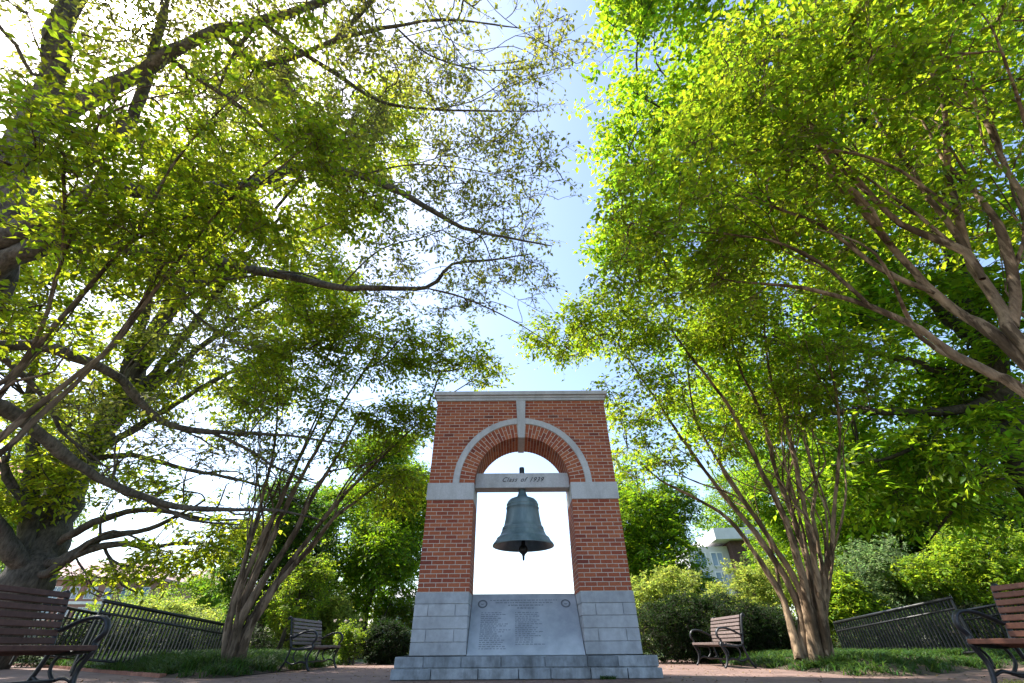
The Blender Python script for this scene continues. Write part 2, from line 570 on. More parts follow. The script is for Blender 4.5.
CH = (Z_BR - Z_ST) / 22
for s in (-1, 1):
    b = MB()
    xa, xb = (-HW, -IW) if s < 0 else (IW, HW)
    for i in range(22):
        z0, z1 = Z_ST + i * CH + .0053, Z_ST + (i + 1) * CH - .0053
        sh = .1015 if i % 2 else 0.0
        wd = .095
        brick_row(b, xa, xb, 0, wd, z0, z1, sh)
        brick_row(b, xa, xb, DEP - wd, DEP, z0, z1, sh)
        for q in (xa, xb - wd):
            brick_row(b, q, q + wd, wd + .01, DEP - wd - .01, z0, z1, .1 - sh * .9, axis='y')
    pier = mb_part(b, 'brick_pier', BRICK)
    b = MB()
    b.box(xa + REC, xb - REC, REC, DEP - REC, Z_ST - .003, Z_BR + .003)
    mb_part(b, 'mortar', MORTAR, pier)
    b = MB()
    b.box(xa - (.02 if s < 0 else .0), xb + (.02 if s > 0 else .0), -.02, DEP + .02, Z_BR, Z_IM)
    mb_part(b, 'impost_block', TRIM, bevel=.006)

# upper wall with the round arch
NC = 26
CH2 = (Z_UP - Z_IM) / NC
halves = {-1: MB(), 1: MB()}
RT0, RT1 = 1.22, 1.34
KW = lambda z: .066 + (z - (Z_IM + IW)) / (Z_UP - Z_IM - IW) * .036      # keystone half width
for i in range(NC):
    z0, z1 = Z_IM + i * CH2 + .0053, Z_IM + (i + 1) * CH2 - .0053
    zm = (z0 + z1) / 2 - Z_IM
    sh = .1015 if i % 2 else 0.0
    xi = math.sqrt(max(0, 1.285 ** 2 - zm ** 2)) if zm < 1.285 else KW((z0 + z1) / 2) - .012
    for y0, y1 in ((0, .095), (DEP - .095, DEP)):
        # left and right halves, bricks counted from the outer corner
        for sg in (-1, 1):
            p = HW + sh * 0 - (0 if i % 2 == 0 else -.1015)
            while p > xi + .03:
                o_, n_ = min(p, HW), max(p - .1925, xi)
                if o_ - n_ > .025:
                    e = random.uniform(-.0015, .0015)
                    xx = sorted((sg * o_, sg * n_))
                    halves[sg].box(xx[0], xx[1], y0 + e, y1 + e, z0, z1)
                p -= .203
    for q in (-HW, HW - .095):
        brick_row(halves[-1 if q < 0 else 1], q, q + .095, .105, DEP - .105, z0, z1, .1 - sh * .9, axis='y')
mb_part(halves[1], 'brick_wall', BRICK)
wall = mb_part(halves[-1], 'brick_wall', BRICK)
b = MB()
NA = 48
def outer(th):
    c, s_ = math.cos(th), math.sin(th)
    k1 = (HW - REC) / abs(c) if abs(c) > 1e-6 else 1e9
    k2 = (Z_UP - Z_IM) / s_ if s_ > 1e-6 else 1e9
    k = min(k1, k2)
    return k * c, k * s_
ths = sorted(set([i * math.pi / NA for i in range(NA + 1)] + [math.atan2(Z_UP - Z_IM, HW - REC), math.pi - math.atan2(Z_UP - Z_IM, HW - REC)]))
ri = IW + REC + .001
for t0, t1 in zip(ths[:-1], ths[1:]):
    q = []
    for y in (REC, DEP - REC):
        a0, a1 = outer(t0), outer(t1)
        q += [(ri * math.cos(t0), y, Z_IM + ri * math.sin(t0)), (a0[0], y, Z_IM + a0[1]), (a1[0], y, Z_IM + a1[1]), (ri * math.cos(t1), y, Z_IM + ri * math.sin(t1))]
    b.hexa(q)
mb_part(b, 'mortar', MORTAR, wall)


def arc_piece(b, r0, r1, t0, t1, y0, y1, n=1):
    for i in range(n):
        a, c = t0 + (t1 - t0) * i / n, t0 + (t1 - t0) * (i + 1) / n
        q = []
        for y in (y0, y1):
            q += [(r * math.cos(t), y, Z_IM + r * math.sin(t)) for r, t in ((r0, a), (r1, a), (r1, c), (r0, c))]
        b.hexa(q)


# brick voussoirs: three concentric half-brick rings on the face (soldier look), four bricks deep on the soffit
halves = [MB(), MB()]
NV = 22
kt = math.atan(.07 / IW)                                  # half angle taken by the keystone
for i in range(NV):
    for sg in (0, 1):
        if sg == 0: t0, t1 = (math.pi / 2 - kt) * i / NV * 1.0, (math.pi / 2 - kt) * (i + 1) / NV
        else: t0, t1 = math.pi - (math.pi / 2 - kt) * (i + 1) / NV, math.pi - (math.pi / 2 - kt) * i / NV
        if i % 2 and True: pass
        g = .0055
        cuts = [IW, IW + .198, RT0 - .003] if i % 2 == 0 else [IW, IW + .095, RT0 - .003]
        # merge voussoirs two by two so that they show at the size of whole bricks
        ys = [0, .2, .4, .6, DEP] if i % 2 == 0 else [0, .1, .3, .5, .7, DEP]
        for r0, r1 in zip(cuts[:-1], cuts[1:]):
            for y0, y1 in ((0, .095), (DEP - .095, DEP)):
                e = random.uniform(-.0015, .0015)
                arc_piece(halves[sg], r0 + (.005 if r0 > IW else 0), r1 - .005, t0 + g, t1 - g, y0 + e, y1 + e)
        for y0, y1 in zip(ys[:-1], ys[1:]):
            a, c = max(y0, .1) + .005, min(y1, DEP - .1) - .005
            if c - a > .03: arc_piece(halves[sg], IW + random.uniform(0, .002), IW + .09, t0 + g, t1 - g, a, c)
for b in halves: mb_part(b, 'brick_arch', BRICK)
b = MB()
arc_piece(b, RT0, RT1, 0, math.pi / 2 - .055, -.018, .1, 26)
mb_part(b, 'arch_trim', TRIM)
b = MB()
arc_piece(b, RT0, RT1, math.pi / 2 + .055, math.pi, -.018, .1, 26)
mb_part(b, 'arch_trim', TRIM)
b = MB()
zk0, zk1 = Z_IM + IW - .02, Z_UP
b.hexa([(-KW(zk0), -.03, zk0), (KW(zk0), -.03, zk0), (KW(zk0), DEP + .02, zk0), (-KW(zk0), DEP + .02, zk0),
        (-KW(zk1), -.03, zk1), (KW(zk1), -.03, zk1), (KW(zk1), DEP + .02, zk1), (-KW(zk1), DEP + .02, zk1)])
mb_part(b, 'keystone', TRIM, bevel=.005)
b = MB()
for z0, z1, o_ in ((Z_UP + .001, Z_UP + .065, .028), (Z_UP + .065, Z_UP + .115, .045), (Z_UP + .117, Z_UP + .205, .085)):
    b.box(-HW - o_, HW + o_, -o_, DEP + o_, z0, z1)
mb_part(b, 'cornice', TRIM, bevel=.006)
# crossbeam
BZ0, BZ1 = 2.893, 3.182
b = MB()
b.box(-IW - .004 + .006, IW - .002, .16, .47, BZ0, BZ1)
beam = mb_part(b, 'crossbeam', TRIM, bevel=.012)
fc = bpy.data.curves.new('lettering', 'FONT')
fc.body = 'Class of 1939'
fc.size = .125; fc.shear = .5; fc.extrude = .002; fc.offset = .0004
fc.align_x = 'CENTER'; fc.align_y = 'CENTER'; fc.space_character = 1.12; fc.space_word = 1.5
ft = bpy.data.objects.new('lettering_outline', fc)
COL.objects.link(ft)
bpy.context.view_layer.update()
fme = bpy.data.meshes.new_from_object(ft.evaluated_get(bpy.context.evaluated_depsgraph_get()))
bpy.data.objects.remove(ft); bpy.data.curves.remove(fc)
fo = link_mesh('lettering', fme, None, beam)
fme.materials.clear(); fme.materials.append(INK)
fo.rotation_euler = (R(90), 0, 0)
fo.location = (0.0, .157 - DEP / 2, (BZ0 + BZ1) / 2 + .01)

# sloping inscribed slab
sa, sb = np.array([0, -.035, Z_PL + .003]), np.array([0, .70, 1.165])
sv = (sb - sa); SL = np.linalg.norm(sv); sv /= SL
sn = np.cross(np.array([1., 0, 0]), sv)                     # faces the viewer and up
th_ = .09
b = MB()
w0 = IW - .004
b.hexa([(-w0, *(sa - sn * th_)[1:]), (w0, *(sa - sn * th_)[1:]), (w0, *sa[1:]), (-w0, *sa[1:]),
        (-w0, *(sb - sn * th_)[1:]), (w0, *(sb - sn * th_)[1:]), (w0, *sb[1:]), (-w0, *sb[1:])])
b.box(-w0, w0, .32, DEP - .05, Z_PL, .50)
b.box(-w0, w0, .56, DEP - .05, .50, .80)
slab = mb_part(b, 'inscribed_slab', SLAB, bevel=.006)
SC = np.array([(sn * .0015)[0], *(sn * .0015)[1:]])
def on_slab(x, t, lift=.002):
    p = sa + sv * t + sn * lift
    return (x, p[1], p[2])
def strip(b, x0, x1, t, h):
    b.add([on_slab(x0, t), on_slab(x1, t), on_slab(x1, t + h), on_slab(x0, t + h)], [(0, 1, 2, 3)])
b = MB()
lr = random.Random(3)
def words_line(x0, x1, t, h):
    x = x0
    while x < x1 - .02:
        w = lr.uniform(.02, .06)
        # a word is a run of thin upright strokes, too small to read
        q = x
        while q < min(x + w, x1):
            strip(b, q, q + .0075, t, h * lr.uniform(.7, 1)); q += .0115
        x += w + .022
words_line(-.60, .60, SL - .15, .020)
words_line(-.50, .50, SL - .20, .020)
words_line(-.28, .33, SL - .255, .024)
words_line(-.12, .16, SL - .315, .030)
for i in range(20):
    t = SL - .40 - i * .036
    if t < .08: break
    words_line(-.74, -.74 + lr.uniform(.28, .50), t, .017)
    if i < 17: words_line(-.16, -.16 + lr.uniform(.28, .48), t, .017)
mb_part(b, 'inscription', ENGRAVE, slab)
for sx in (-.73, .73):
    b = MB()
    def ring(b, r0, r1, t0, n=40):
        for i in range(n):
            a, c = 2 * math.pi * i / n, 2 * math.pi * (i + 1) / n
            b.add([on_slab(sx + r * math.cos(t), t0 + r * math.sin(t), .003) for r, t in ((r0, a), (r1, a), (r1, c), (r0, c))], [(0, 1, 2, 3)])
    tc_ = SL - .215
    ring(b, .060, .085, tc_)
    ring(b, .050, .053, tc_)
    for dx, dt, w_ in ((-.028, -.004, .02), (-.004, -.006, .012), (.014, -.004, .018), (-.02, -.02, .036)):
        b.add([on_slab(sx + dx, tc_ + dt), on_slab(sx + dx + w_, tc_ + dt), on_slab(sx + dx + w_, tc_ + dt + .01), on_slab(sx + dx, tc_ + dt + .01)], [(0, 1, 2, 3)])
    mb_part(b, 'seal', ENGRAVE, slab)

# the bell hanging from the beam
bell = thing('bell', 'green patinated bronze bell hanging from the crossbeam of the brick arch', 'bell', (MX, MY + .315, 1.88))
prof = [(.03, .99), (.07, .985), (.17, .965), (.245, .93), (.285, .885), (.298, .85), (.300, .83), (.308, .825), (.308, .81), (.302, .80),
        (.305, .765), (.316, .758), (.316, .742), (.307, .735), (.315, .65), (.33, .53), (.348, .43), (.366, .36), (.384, .352), (.388, .335), (.382, .322), (.392, .316), (.395, .30), (.390, .292),
        (.398, .27), (.406, .265), (.41, .25), (.43, .205), (.468, .155), (.486, .148), (.492, .128), (.515, .085), (.545, .05), (.562, .02), (.566, .005), (.562, -.006), (.548, -.004),
        (.50, .05), (.44, .12), (.38, .24), (.33, .40), (.30, .60), (.285, .78), (.22, .88), (.02, .92)]
prof = [(r, z * .885 if z > 0 else z) for r, z in prof]
b = MB(); b.lathe(prof, 64)
b.build('bell_body', BRONZE, bell, smooth=True)
b = MB()
b.lathe([(.07, 1.0125), (.072, .97), (.085, .93), (.105, .885), (.14, .855)], 20)
b.build('crown_lug', BRONZE, bell, bevel=.008)
b = MB()
b.lathe([(.0, 1.465), (.048, 1.46), (.052, 1.44), (.052, 1.30)], 16)
b.build('hanger_bolt', DARKIRON, bell, smooth=True)
b = MB()
b.lathe([(.02, .92), (.022, .5), (.03, .12), (.04, .02), (.075, -.02), (.085, -.06), (.075, -.10), (.035, -.135), (.022, -.16), (.018, -.23), (.0, -.24)], 20)
b.build('clapper', DARKIRON, bell, smooth=True)

# tuft growing at the foot of the plinth
def blades(n, xy, z, hgt, wid, lean=.5):
    """grass blades: 3-segment curved strips"""
    x, y = xy
    h = hgt * rng.uniform(.55, 1.2, n)
    az = rng.uniform(0, 2 * np.pi, n)
    d = np.stack([np.cos(az), np.sin(az), np.zeros(n)], -1)
    side = np.stack([-np.sin(az), np.cos(az), np.zeros(n)], -1)
    ln = rng.uniform(.1, lean * 1.6, n) * h
    base = np.stack([x, y, z], -1)
    V = []
    for t, w in ((0, 1), (.5, .8), (.85, .45), (1, .05)):
        c = base + d * (ln * t * t)[:, None] + np.array([0, 0, 1.]) * (h * (t - .28 * t * t * lean))[:, None]
        V += [c - side * (wid * w / 2), c + side * (wid * w / 2)]
    V = np.stack(V, 1).reshape(-1, 3)
    o = np.arange(n)[:, None] * 8
    F = np.concatenate([o + np.array([[0, 1, 3, 2]]), o + np.array([[2, 3, 5, 4]]), o + np.array([[4, 5, 7, 6]])], 0)
    return V, F


n = 90
tx, ty = MX + 1.18 + rng.uniform(-.11, .11, n), MY - .27 + rng.normal(0, .02, n)
V, F = blades(n, (tx, ty), np.zeros(n) - .005, .07, .012, .9)
o = link_mesh('grass_tuft', np_mesh('grass_tuft', V, F, 4), BLADE)
tag(o, 'small green weed tuft growing at the foot of the granite plinth', 'weed')

# ------------------------------------------------------------------ benches
BL = 1.72
def bench_end(root, sx):
    def T(pts, r, sq=1.0, b=None):
        b = b or MB()
        b.tube([(sx, y, z) for y, z in pts], r, 8, squash=sq)
        return b
    sm = lambda p: [tuple(q[1:]) for q in spline([(0, y, z) for y, z in p], .03)]
    b = MB()
    up = sm([(.20, .39), (.235, .50), (.26, .60), (.285, .72), (.32, .84), (.345, .915), (.375, .935), (.395, .91), (.385, .885)])
    T(up, .023, 1.2, b)
    T(sm([(-.26, .405), (-.15, .385), (0, .37), (.12, .372), (.20, .39)]), .022, 1.2, b)
    T(sm([(-.18, .13), (-.08, .165), (.0, .145), (.10, .12), (.20, .15), (.255, .18)]), .016, 1.2, b)
    T(sm([(.06, .37), (.105, .30), (.10, .22), (.03, .15)]), .015, 1.2, b)
    T(sm([(-.20, .36), (-.14, .28), (-.155, .18)]), .013, 1.2, b)
    e = b.build('end_frame', DARKIRON, root, smooth=True)
    T(sm([(-.265, .405), (-.225, .33), (-.185, .22), (-.205, .11), (-.25, .03), (-.285, .008)]), np.linspace(.025, .02, len(sm([(-.265, .405), (-.225, .33), (-.185, .22), (-.205, .11), (-.25, .03), (-.285, .008)]))), 1.2).build('leg', DARKIRON, e, smooth=True)
    T(sm([(.20, .39), (.215, .30), (.245, .19), (.29, .09), (.335, .02), (.355, .008)]), .021, 1.2).build('leg', DARKIRON, e, smooth=True)
    T(sm([(.262, .60), (.20, .575), (.10, .625), (-.02, .672), (-.14, .690), (-.235, .672), (-.285, .61), (-.285, .535), (-.235, .475), (-.245, .425), (-.268, .40)]), .021, 1.9).build('armrest', DARKIRON, e, smooth=True)
    return e


def make_bench(label, mat, group):
    r = thing('park_bench', label, 'bench', group=group)
    for sx in (-BL / 2, BL / 2): bench_end(r, sx)
    h = BL / 2 - .012
    b = MB()
    b.box(-h, h, -.295, -.225, .392, .438)
    for i in range(6):
        y = -.20 + i * .068
        z = .418 - max(0, .012 * (i - 1)) + (0.004 if i == 0 else 0)
        b.box(-h, h, y - .027, y + .027, z - .013, z + .013)
    b.build('seat', mat, r, bevel=.007)
    b = MB()
    line = spline([(0, .225, .46), (0, .245, .60), (0, .27, .72), (0, .305, .84), (0, .325, .905)], .01)
    s = np.r_[0, np.cumsum(np.linalg.norm(np.diff(line, axis=0), axis=1))]
    for i in range(7):
        t = .015 + (s[-1] - .03) * i / 6
        p = np.array([np.interp(t, s, line[:, k]) for k in range(3)])
        d = np.array([np.interp(t + .01, s, line[:, k]) for k in range(3)]) - p
        d /= np.linalg.norm(d); nn = np.array([0, -d[2], d[1]]) * -1
        if nn[1] > 0: nn = -nn
        c = p + nn * .02
        a0, a1 = c - d * .027, c + d * .027
        w = nn * .012
        b.hexa([(-h, *(a0 - w)[1:]), (h, *(a0 - w)[1:]), (h, *(a0 + w)[1:]), (-h, *(a0 + w)[1:]),
                (-h, *(a1 - w)[1:]), (h, *(a1 - w)[1:]), (h, *(a1 + w)[1:]), (-h, *(a1 + w)[1:])])
    b.build('backrest', mat, r, bevel=.006)
    b = MB()
    b.tube([(-BL / 2, .0, .145), (BL / 2, .0, .145)], .014, 8)
    b.build('stretcher', DARKIRON, r, smooth=True)
    return r


def place(o, x, y, rz):
    o.location = (x, y, 0); o.rotation_euler = (0, 0, rz)


BG = 'cast iron and slat benches facing the bell'
place(make_bench('bench with shade-darkened slats in full shade at the left edge, before the old oak', SLAT_D, BG), -4.74, 4.66, R(90))
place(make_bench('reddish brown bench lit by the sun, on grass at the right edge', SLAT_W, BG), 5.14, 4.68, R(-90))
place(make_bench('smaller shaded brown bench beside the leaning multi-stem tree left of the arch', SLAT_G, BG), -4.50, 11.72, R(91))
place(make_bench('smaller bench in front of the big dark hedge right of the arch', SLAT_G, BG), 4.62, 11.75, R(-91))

# ------------------------------------------------------------------ fences
def fence(name, label, a, c, za, zc, ht, group, n):
    a, c = np.array(a, float), np.array(c, float)
    r = thing(name, label, 'fence', (*a, 0), group=group)
    d = c - a
    pt = lambda t, z: np.array([d[0] * t, d[1] * t, za + (zc - za) * t + z])
    for z, nm, rr in ((ht, 'top_rail', .036), (ht - .20, 'rail', .024), (.10, 'rail', .024)):
        b = MB(); b.tube([pt(-.01 if z == ht else 0, z), pt(.5, z), pt(1, z)], rr, 8)
        b.build(nm, FENCEIRON, r, smooth=True)
    for t in (0, .5, 1):
        b = MB(); b.tube([pt(t, -.12), pt(t, ht * .5), pt(t, ht - .005)], .028, 4)
        b.build('post', FENCEIRON, r)
    for i in range(1, n):
        t = i / n
        b = MB(); b.tube([pt(t, .09), pt(t, ht)], .022, 4)
        b.build('baluster', FENCEIRON, r)
    return r


FG = 'black metal railings round the beds'
def rail_pt(px, py, Y):
    d = ray(px, py); k = Y / d[1]
    return (d[0] * k, Y), d[2] * k + CAMZ
def rail_run(name, label, p0, Y0, p1, Y1, ht, n):
    a, za = rail_pt(*p0, Y0); c, zc = rail_pt(*p1, Y1)
    return fence(name, label, a, c, za - ht, zc - ht, ht, FG, n)
rail_run('metal_fence', 'black metal railing standing out behind the arm of the shaded bench', (105, 601), 10.4, (232, 626), 14.2, 1.08, 38)
rail_run('metal_fence', 'lower black railing mostly hidden behind the back of the shaded bench', (44, 603.5), 12.2, (112, 616.5), 13.9, 1.08, 16)
rail_run('metal_fence', 'black metal railing beyond the ground cover at the foot of the reddish multi-stem tree', (950, 598), 11.2, (834, 623), 14.9, 1.08, 40)
rail_run('metal_fence', 'black railing seen through the armrest of the sunlit bench', (1030, 599), 12.6, (952, 613), 14.2, 1.08, 18)

# ------------------------------------------------------------------ trees
def fourier_noise(p, scale, seed):
    g = np.random.default_rng(seed)
    k = g.normal(0, 1, (14, 3)) / scale * 2.2
    ph = g.uniform(0, 6.28, 14)
    return np.cos(p @ k.T + ph).sum(1) / math.sqrt(14) * 1.3


def unit(v):
    return v / (np.linalg.norm(v, axis=-1, keepdims=True) + 1e-9)


def batch_tubes(paths, radii, sides):
    """paths (n,k,3), radii (n,k) -> verts, quads"""
    n, k, _ = paths.shape
    t = unit(np.gradient(paths, axis=1))
    ref = rng.normal(0, 1, (n, 1, 3))
    a = unit(np.cross(t, ref))
    c = np.cross(t, a)
    th = np.linspace(0, 2 * np.pi, sides, endpoint=False)
    ring = paths[:, :, None] + radii[:, :, None, None] * (np.cos(th)[None, None, :, None] * a[:, :, None] + np.sin(th)[None, None, :, None] * c[:, :, None])
    V = ring.reshape(-1, 3)
    base = (np.arange(n)[:, None, None] * k + np.arange(k - 1)[None, :, None]) * sides
    j = np.arange(sides)[None, None, :]; j2 = (j + 1) % sides
    F = np.stack([base + j, base + j2, base + sides + j2, base + sides + j], -1).reshape(-1, 4)
    return V, F


def leaf_mesh(name, base, dirs, nrm, L, W, fold=.25):
    n = len(base)
    side = unit(np.cross(dirs, nrm)); up = np.cross(side, dirs)
    mid = base + dirs * (L * .45)[:, None]
    hw = (W / 2)[:, None]
    s1 = mid + side * hw + up * hw * fold
    s2 = mid - side * hw + up * hw * fold
    tip = base + dirs * L[:, None] - up * (L * .12)[:, None]
    V = np.stack([base, s1, tip, s2], 1).reshape(-1, 3)
    o = np.arange(n)[:, None] * 4
    F = np.concatenate([o + np.array([[0, 1, 2]]), o + np.array([[0, 2, 3]])], 1).reshape(-1, 3)
    return np_mesh(name, V, F, 3)


def spray_leaves(c, ax, n_per, spread, size, flat=.55, aspect=.5, T=5):
    """every spray is a flattish fan of T thin twigs with leaves set along both sides of each twig"""
    S = len(c)
    side = unit(np.cross(ax, np.array([0, 0, 1.]) + rng.normal(0, .25, (S, 3))))
    up = np.cross(side, ax)
    root = c - ax * (spread * .75)[:, None]
    ang = (np.linspace(-1, 1, T)[None, :] * 1.15 + rng.normal(0, .22, (S, T)))
    tilt = rng.normal(0, .45 * (1 - flat) + .08, (S, T))
    td = unit(ax[:, None] * np.cos(ang)[..., None] + side[:, None] * np.sin(ang)[..., None] + up[:, None] * tilt[..., None])
    tl = spread[:, None] * rng.uniform(.9, 1.7, (S, T))
    st = root[:, None] + ax[:, None] * (spread[:, None] * rng.uniform(0, .9, (S, T)))[..., None]
    sag = np.array([0, 0, -1.]) * (tl * .16)[..., None]
    u = np.linspace(0, 1, 4)[None, None, :, None]
    tw = (st[:, :, None] + td[:, :, None] * (tl[..., None, None] * u) + sag[:, :, None] * u ** 2).reshape(S * T, 4, 3)
    k = max(2, n_per // T)
    v = (np.arange(k)[None, None, :] + rng.uniform(.2, .9, (S, T, k))) / k
    v = .12 + .9 * v
    base = st[:, :, None] + td[:, :, None] * (tl[..., None] * v)[..., None] + sag[:, :, None] * (v ** 2)[..., None]
    sg = np.where(np.arange(k) % 2 == 0, 1., -1.)[None, None, :, None]
    ls = unit(np.cross(td, up[:, None] + rng.normal(0, .1, td.shape)))
    d = td[:, :, None] * rng.uniform(.35, .9, (S, T, k, 1)) + ls[:, :, None] * sg * rng.uniform(.5, 1, (S, T, k, 1)) + rng.normal(0, .28, (S, T, k, 3)) + np.array([0, 0, -.22])
    nr = up[:, None, None] * .9 + np.array([0, 0, .5]) + rng.normal(0, .38, (S, T, k, 3))
    m = S * T * k
    L = size * rng.uniform(.5, 1.35, m)
    return base.reshape(m, 3), unit(d.reshape(m, 3)), unit(nr.reshape(m, 3)), L, L * aspect * rng.uniform(.75, 1.25, m), tw


def sample_crown(ells, n, gap, scale, seed, shell=.35, stray=.22):
    """points in a union of ellipsoids (centre, radius or (rx,ry,rz)), thinned by noise so that the crown has gaps and clumps"""
    cs = np.array([e[0] for e in ells]); rs = np.array([np.broadcast_to(np.asarray(e[1], float), (3,)) for e in ells])
    wt = rs.prod(1) ** .72
    wt = wt * np.array([e[2] if len(e) > 2 else 1 for e in ells]); wt = wt / wt.sum()
    out = []
    tot = 0
    while tot < n:
        i = rng.choice(len(cs), n * 2, p=wt)
        d = unit(rng.normal(0, 1, (n * 2, 3)))
        r = rng.uniform(0, 1, n * 2) ** (1 / 3)
        r = np.where(rng.uniform(0, 1, n * 2) < shell, .8 + .3 * rng.uniform(0, 1, n * 2), r)
        r = np.where(rng.uniform(0, 1, n * 2) < stray, rng.uniform(.8, 1.28, n * 2), r)
        p = cs[i] + d * r[:, None] * rs[i]
        f = fourier_noise(p, scale, seed)
        p = p[f > gap]
        out.append(p); tot += len(p)
    return np.concatenate(out)[:n]


def tree(name, label, cat, base, limbs, ells, n_spray, n_leaf, leaf_size, wood, leafmat, group=None, gap=-.2, clump=1.0, spread=.3,
         seed=1, twig=.0045, droop=0.0, flare=None, shell=.35, aspect=.5, flat=.55, wig=.16, min_z=None, ns_limb=10, forks=0, fork_at=(.25, .8), fork_r=.06, fork_len=.07):
    """limbs: list of (points, r0, r1); twigs grow from the limbs to every spray of leaves"""
    global rng
    rng = np.random.default_rng(seed)
    base = np.asarray(base, float)
    root = thing(name, label, cat, tuple(base), group=group)
    if forks:
        es_c = np.array([e[0] for e in ells]); es_r = np.array([np.broadcast_to(np.asarray(e[1], float), (3,)) for e in ells])
        src = [(spline(p, .3), a_, b_) for p, a_, b_ in limbs if len(p) > 3]
        limbs = list(limbs)
        for q_ in range(forks):
            q, a_, b_ = src[rng.integers(len(src))]
            i0 = int(len(q) * rng.uniform(*fork_at)); i0 = min(max(i0, 1), len(q) - 2)
            p0 = q[i0]; dr = unit(q[i0 + 1] - q[i0 - 1])
            # the crown point best in line with the limb's own growth
            cand = es_c[rng.integers(0, len(es_c), 24)] + unit(rng.normal(0, 1, (24, 3))) * rng.uniform(.2, .95, (24, 1)) * es_r[rng.integers(0, len(es_c), 24)]
            vv = cand - p0; ln = np.linalg.norm(vv, axis=1)
            sc = (vv @ dr) / (ln + .1) - fork_len * ln - 3 * (ln < .9) - 3 * (ln > 3.2)
            e = cand[np.argmax(sc)]; ln = np.linalg.norm(e - p0)
            c1 = p0 + dr * ln * .35 + rng.normal(0, .05, 3) * ln; c2 = p0 * .32 + e * .68 + rng.normal(0, .06, 3) * ln
            ra = (a_ + (b_ - a_) * (i0 / len(q)) ** .85) * rng.uniform(.45, .7)
            nf = ([p0, c1, c2, e], min(ra, fork_r), .007)
            limbs.append(nf)
            if ln > 1.5: src.append((spline(nf[0], .3), nf[1], nf[2]))
    # --- limbs
    mb = MB()
    pos, rad, drc = [], [], []
    for pts, r0, r1 in limbs:
        q = spline(pts, .22)
        n = len(q)
        t = np.linspace(0, 1, n)
        r = r0 + (r1 - r0) * t ** .85
        amp = np.minimum(r * .2, .035)
        q = q + np.cumsum(rng.normal(0, 1, (n, 3)), 0) * 0 + np.stack([np.sin(t * n * .55 + rng.uniform(0, 6)) for _ in range(3)], -1) * amp[:, None] + rng.normal(0, 1, (n, 3)) * np.minimum(r * .13, .02)[:, None]
        rr = r * (1 + .07 * np.sin(np.arange(n) * 1.3 + rng.uniform(0, 6)) + rng.normal(0, .045, n))
        if pts[0][2] > .3 + base[2]:
            rr[0] *= .55; rr[1] *= .85
        if flare and pts[0][2] < .3 + base[2]:
            rr = rr * (1 + flare * np.exp(-(q[:, 2] - q[0, 2]) / .35))
        mb.tube(q, rr, ns_limb if r0 > .05 else 7)
        pos.append(q); rad.append(r); drc.append(unit(np.gradient(q, axis=0)))
    pos = np.concatenate(pos); rad = np.concatenate(rad); drc = np.concatenate(drc)
    lv, lf = np.array(mb.v), mb.f
    # --- sprays joined to the nearest wood
    C_ = sample_crown(ells, n_spray, gap, clump, seed + 50, shell, .16 if leaf_size > .06 else .06)
    if min_z is not None: C_ = C_[C_[:, 2] > min_z]
    ok = pos[:, 2] > base[2] + .6
    sk = pos[ok] if ok.any() else pos
    skr = rad[ok] if ok.any() else rad
    skd = drc[ok] if ok.any() else drc
    d0 = np.array([np.min(((sk - c) ** 2).sum(1)) for c in C_])
    order = np.argsort(d0)
    C_ = C_[order]
    S = len(C_)
    K = 5
    NP = np.zeros((len(sk) + S * (K - 1), 3), np.float32); NP[:len(sk)] = sk
    ND = np.zeros_like(NP); ND[:len(sk)] = skd
    par = np.full(len(NP), -1)
    m = len(sk)
    paths = np.zeros((S, K, 3)); pid = np.zeros((S, K), int)
    tt = np.linspace(0, 1, K)[:, None]
    for i, c in enumerate(C_):
        dd = NP[:m] - c.astype(np.float32)
        l2 = (dd * dd).sum(1)
        al = -(dd * ND[:m]).sum(1) / np.sqrt(l2 + 1e-6)
        d2 = l2 * (1.55 - .75 * al) + .6 * np.maximum(dd[:, 2], 0) ** 2
        j = int(np.argmin(d2))
        p0 = NP[j].astype(float)
        v = c - p0
        ln = np.linalg.norm(v)
        ctrl = p0 + v * .40 + ND[j] * (.15 * ln) + rng.normal(0, wig * .55, 3) * ln + np.array([0, 0, .04 * ln])
        pp = (1 - tt) ** 2 * p0 + 2 * tt * (1 - tt) * ctrl + tt ** 2 * c
        pp[1:-1] += rng.normal(0, .02, (K - 2, 3)) * ln
        tg = unit(np.gradient(pp, axis=0))
        paths[i] = pp; pid[i, 0] = j
        for k in range(1, K):
            NP[m] = pp[k]; ND[m] = tg[k]; par[m] = j; j = m; pid[i, k] = m; m += 1
    cnt = np.zeros(m)
    cnt[pid[:, -1]] = 1
    for q in range(m - 1, len(sk) - 1, -1):
        cnt[par[q]] += cnt[q]
    rr = twig * np.maximum(cnt, 1) ** .42
    pr = rr[pid]
    pr[:, 0] = np.minimum(np.where(pid[:, 0] < len(sk), np.concatenate([skr, np.zeros(m - len(sk))])[pid[:, 0]] * .7, rr[pid[:, 0]]), pr[:, 1] * 1.25)
    V, F = batch_tubes(paths, pr, 5)
    ax = unit(unit(paths[:, -1] - paths[:, -2]) + rng.normal(0, .3, (S, 3)) * np.array([1, 1, .6]) + np.array([0, 0, -droop]))
    ax = unit(ax * np.array([1, 1, .65]))
    bs, d, nr, L, W, tw = spray_leaves(C_, ax, n_leaf, spread * rng.uniform(.6, 1.35, S), leaf_size, flat, aspect)
    V2, F2 = batch_tubes(tw, np.broadcast_to(twig * np.array([.75, .6, .45, .25]), (len(tw), 4)), 3)
    F = np.concatenate([F, F2 + len(V)]); V = np.concatenate([V, V2])
    allv = np.concatenate([lv, V]) - base
    me = bpy.data.meshes.new('trunk')
    quads = np.array([f for f in lf if len(f) == 4], int).reshape(-1, 4)
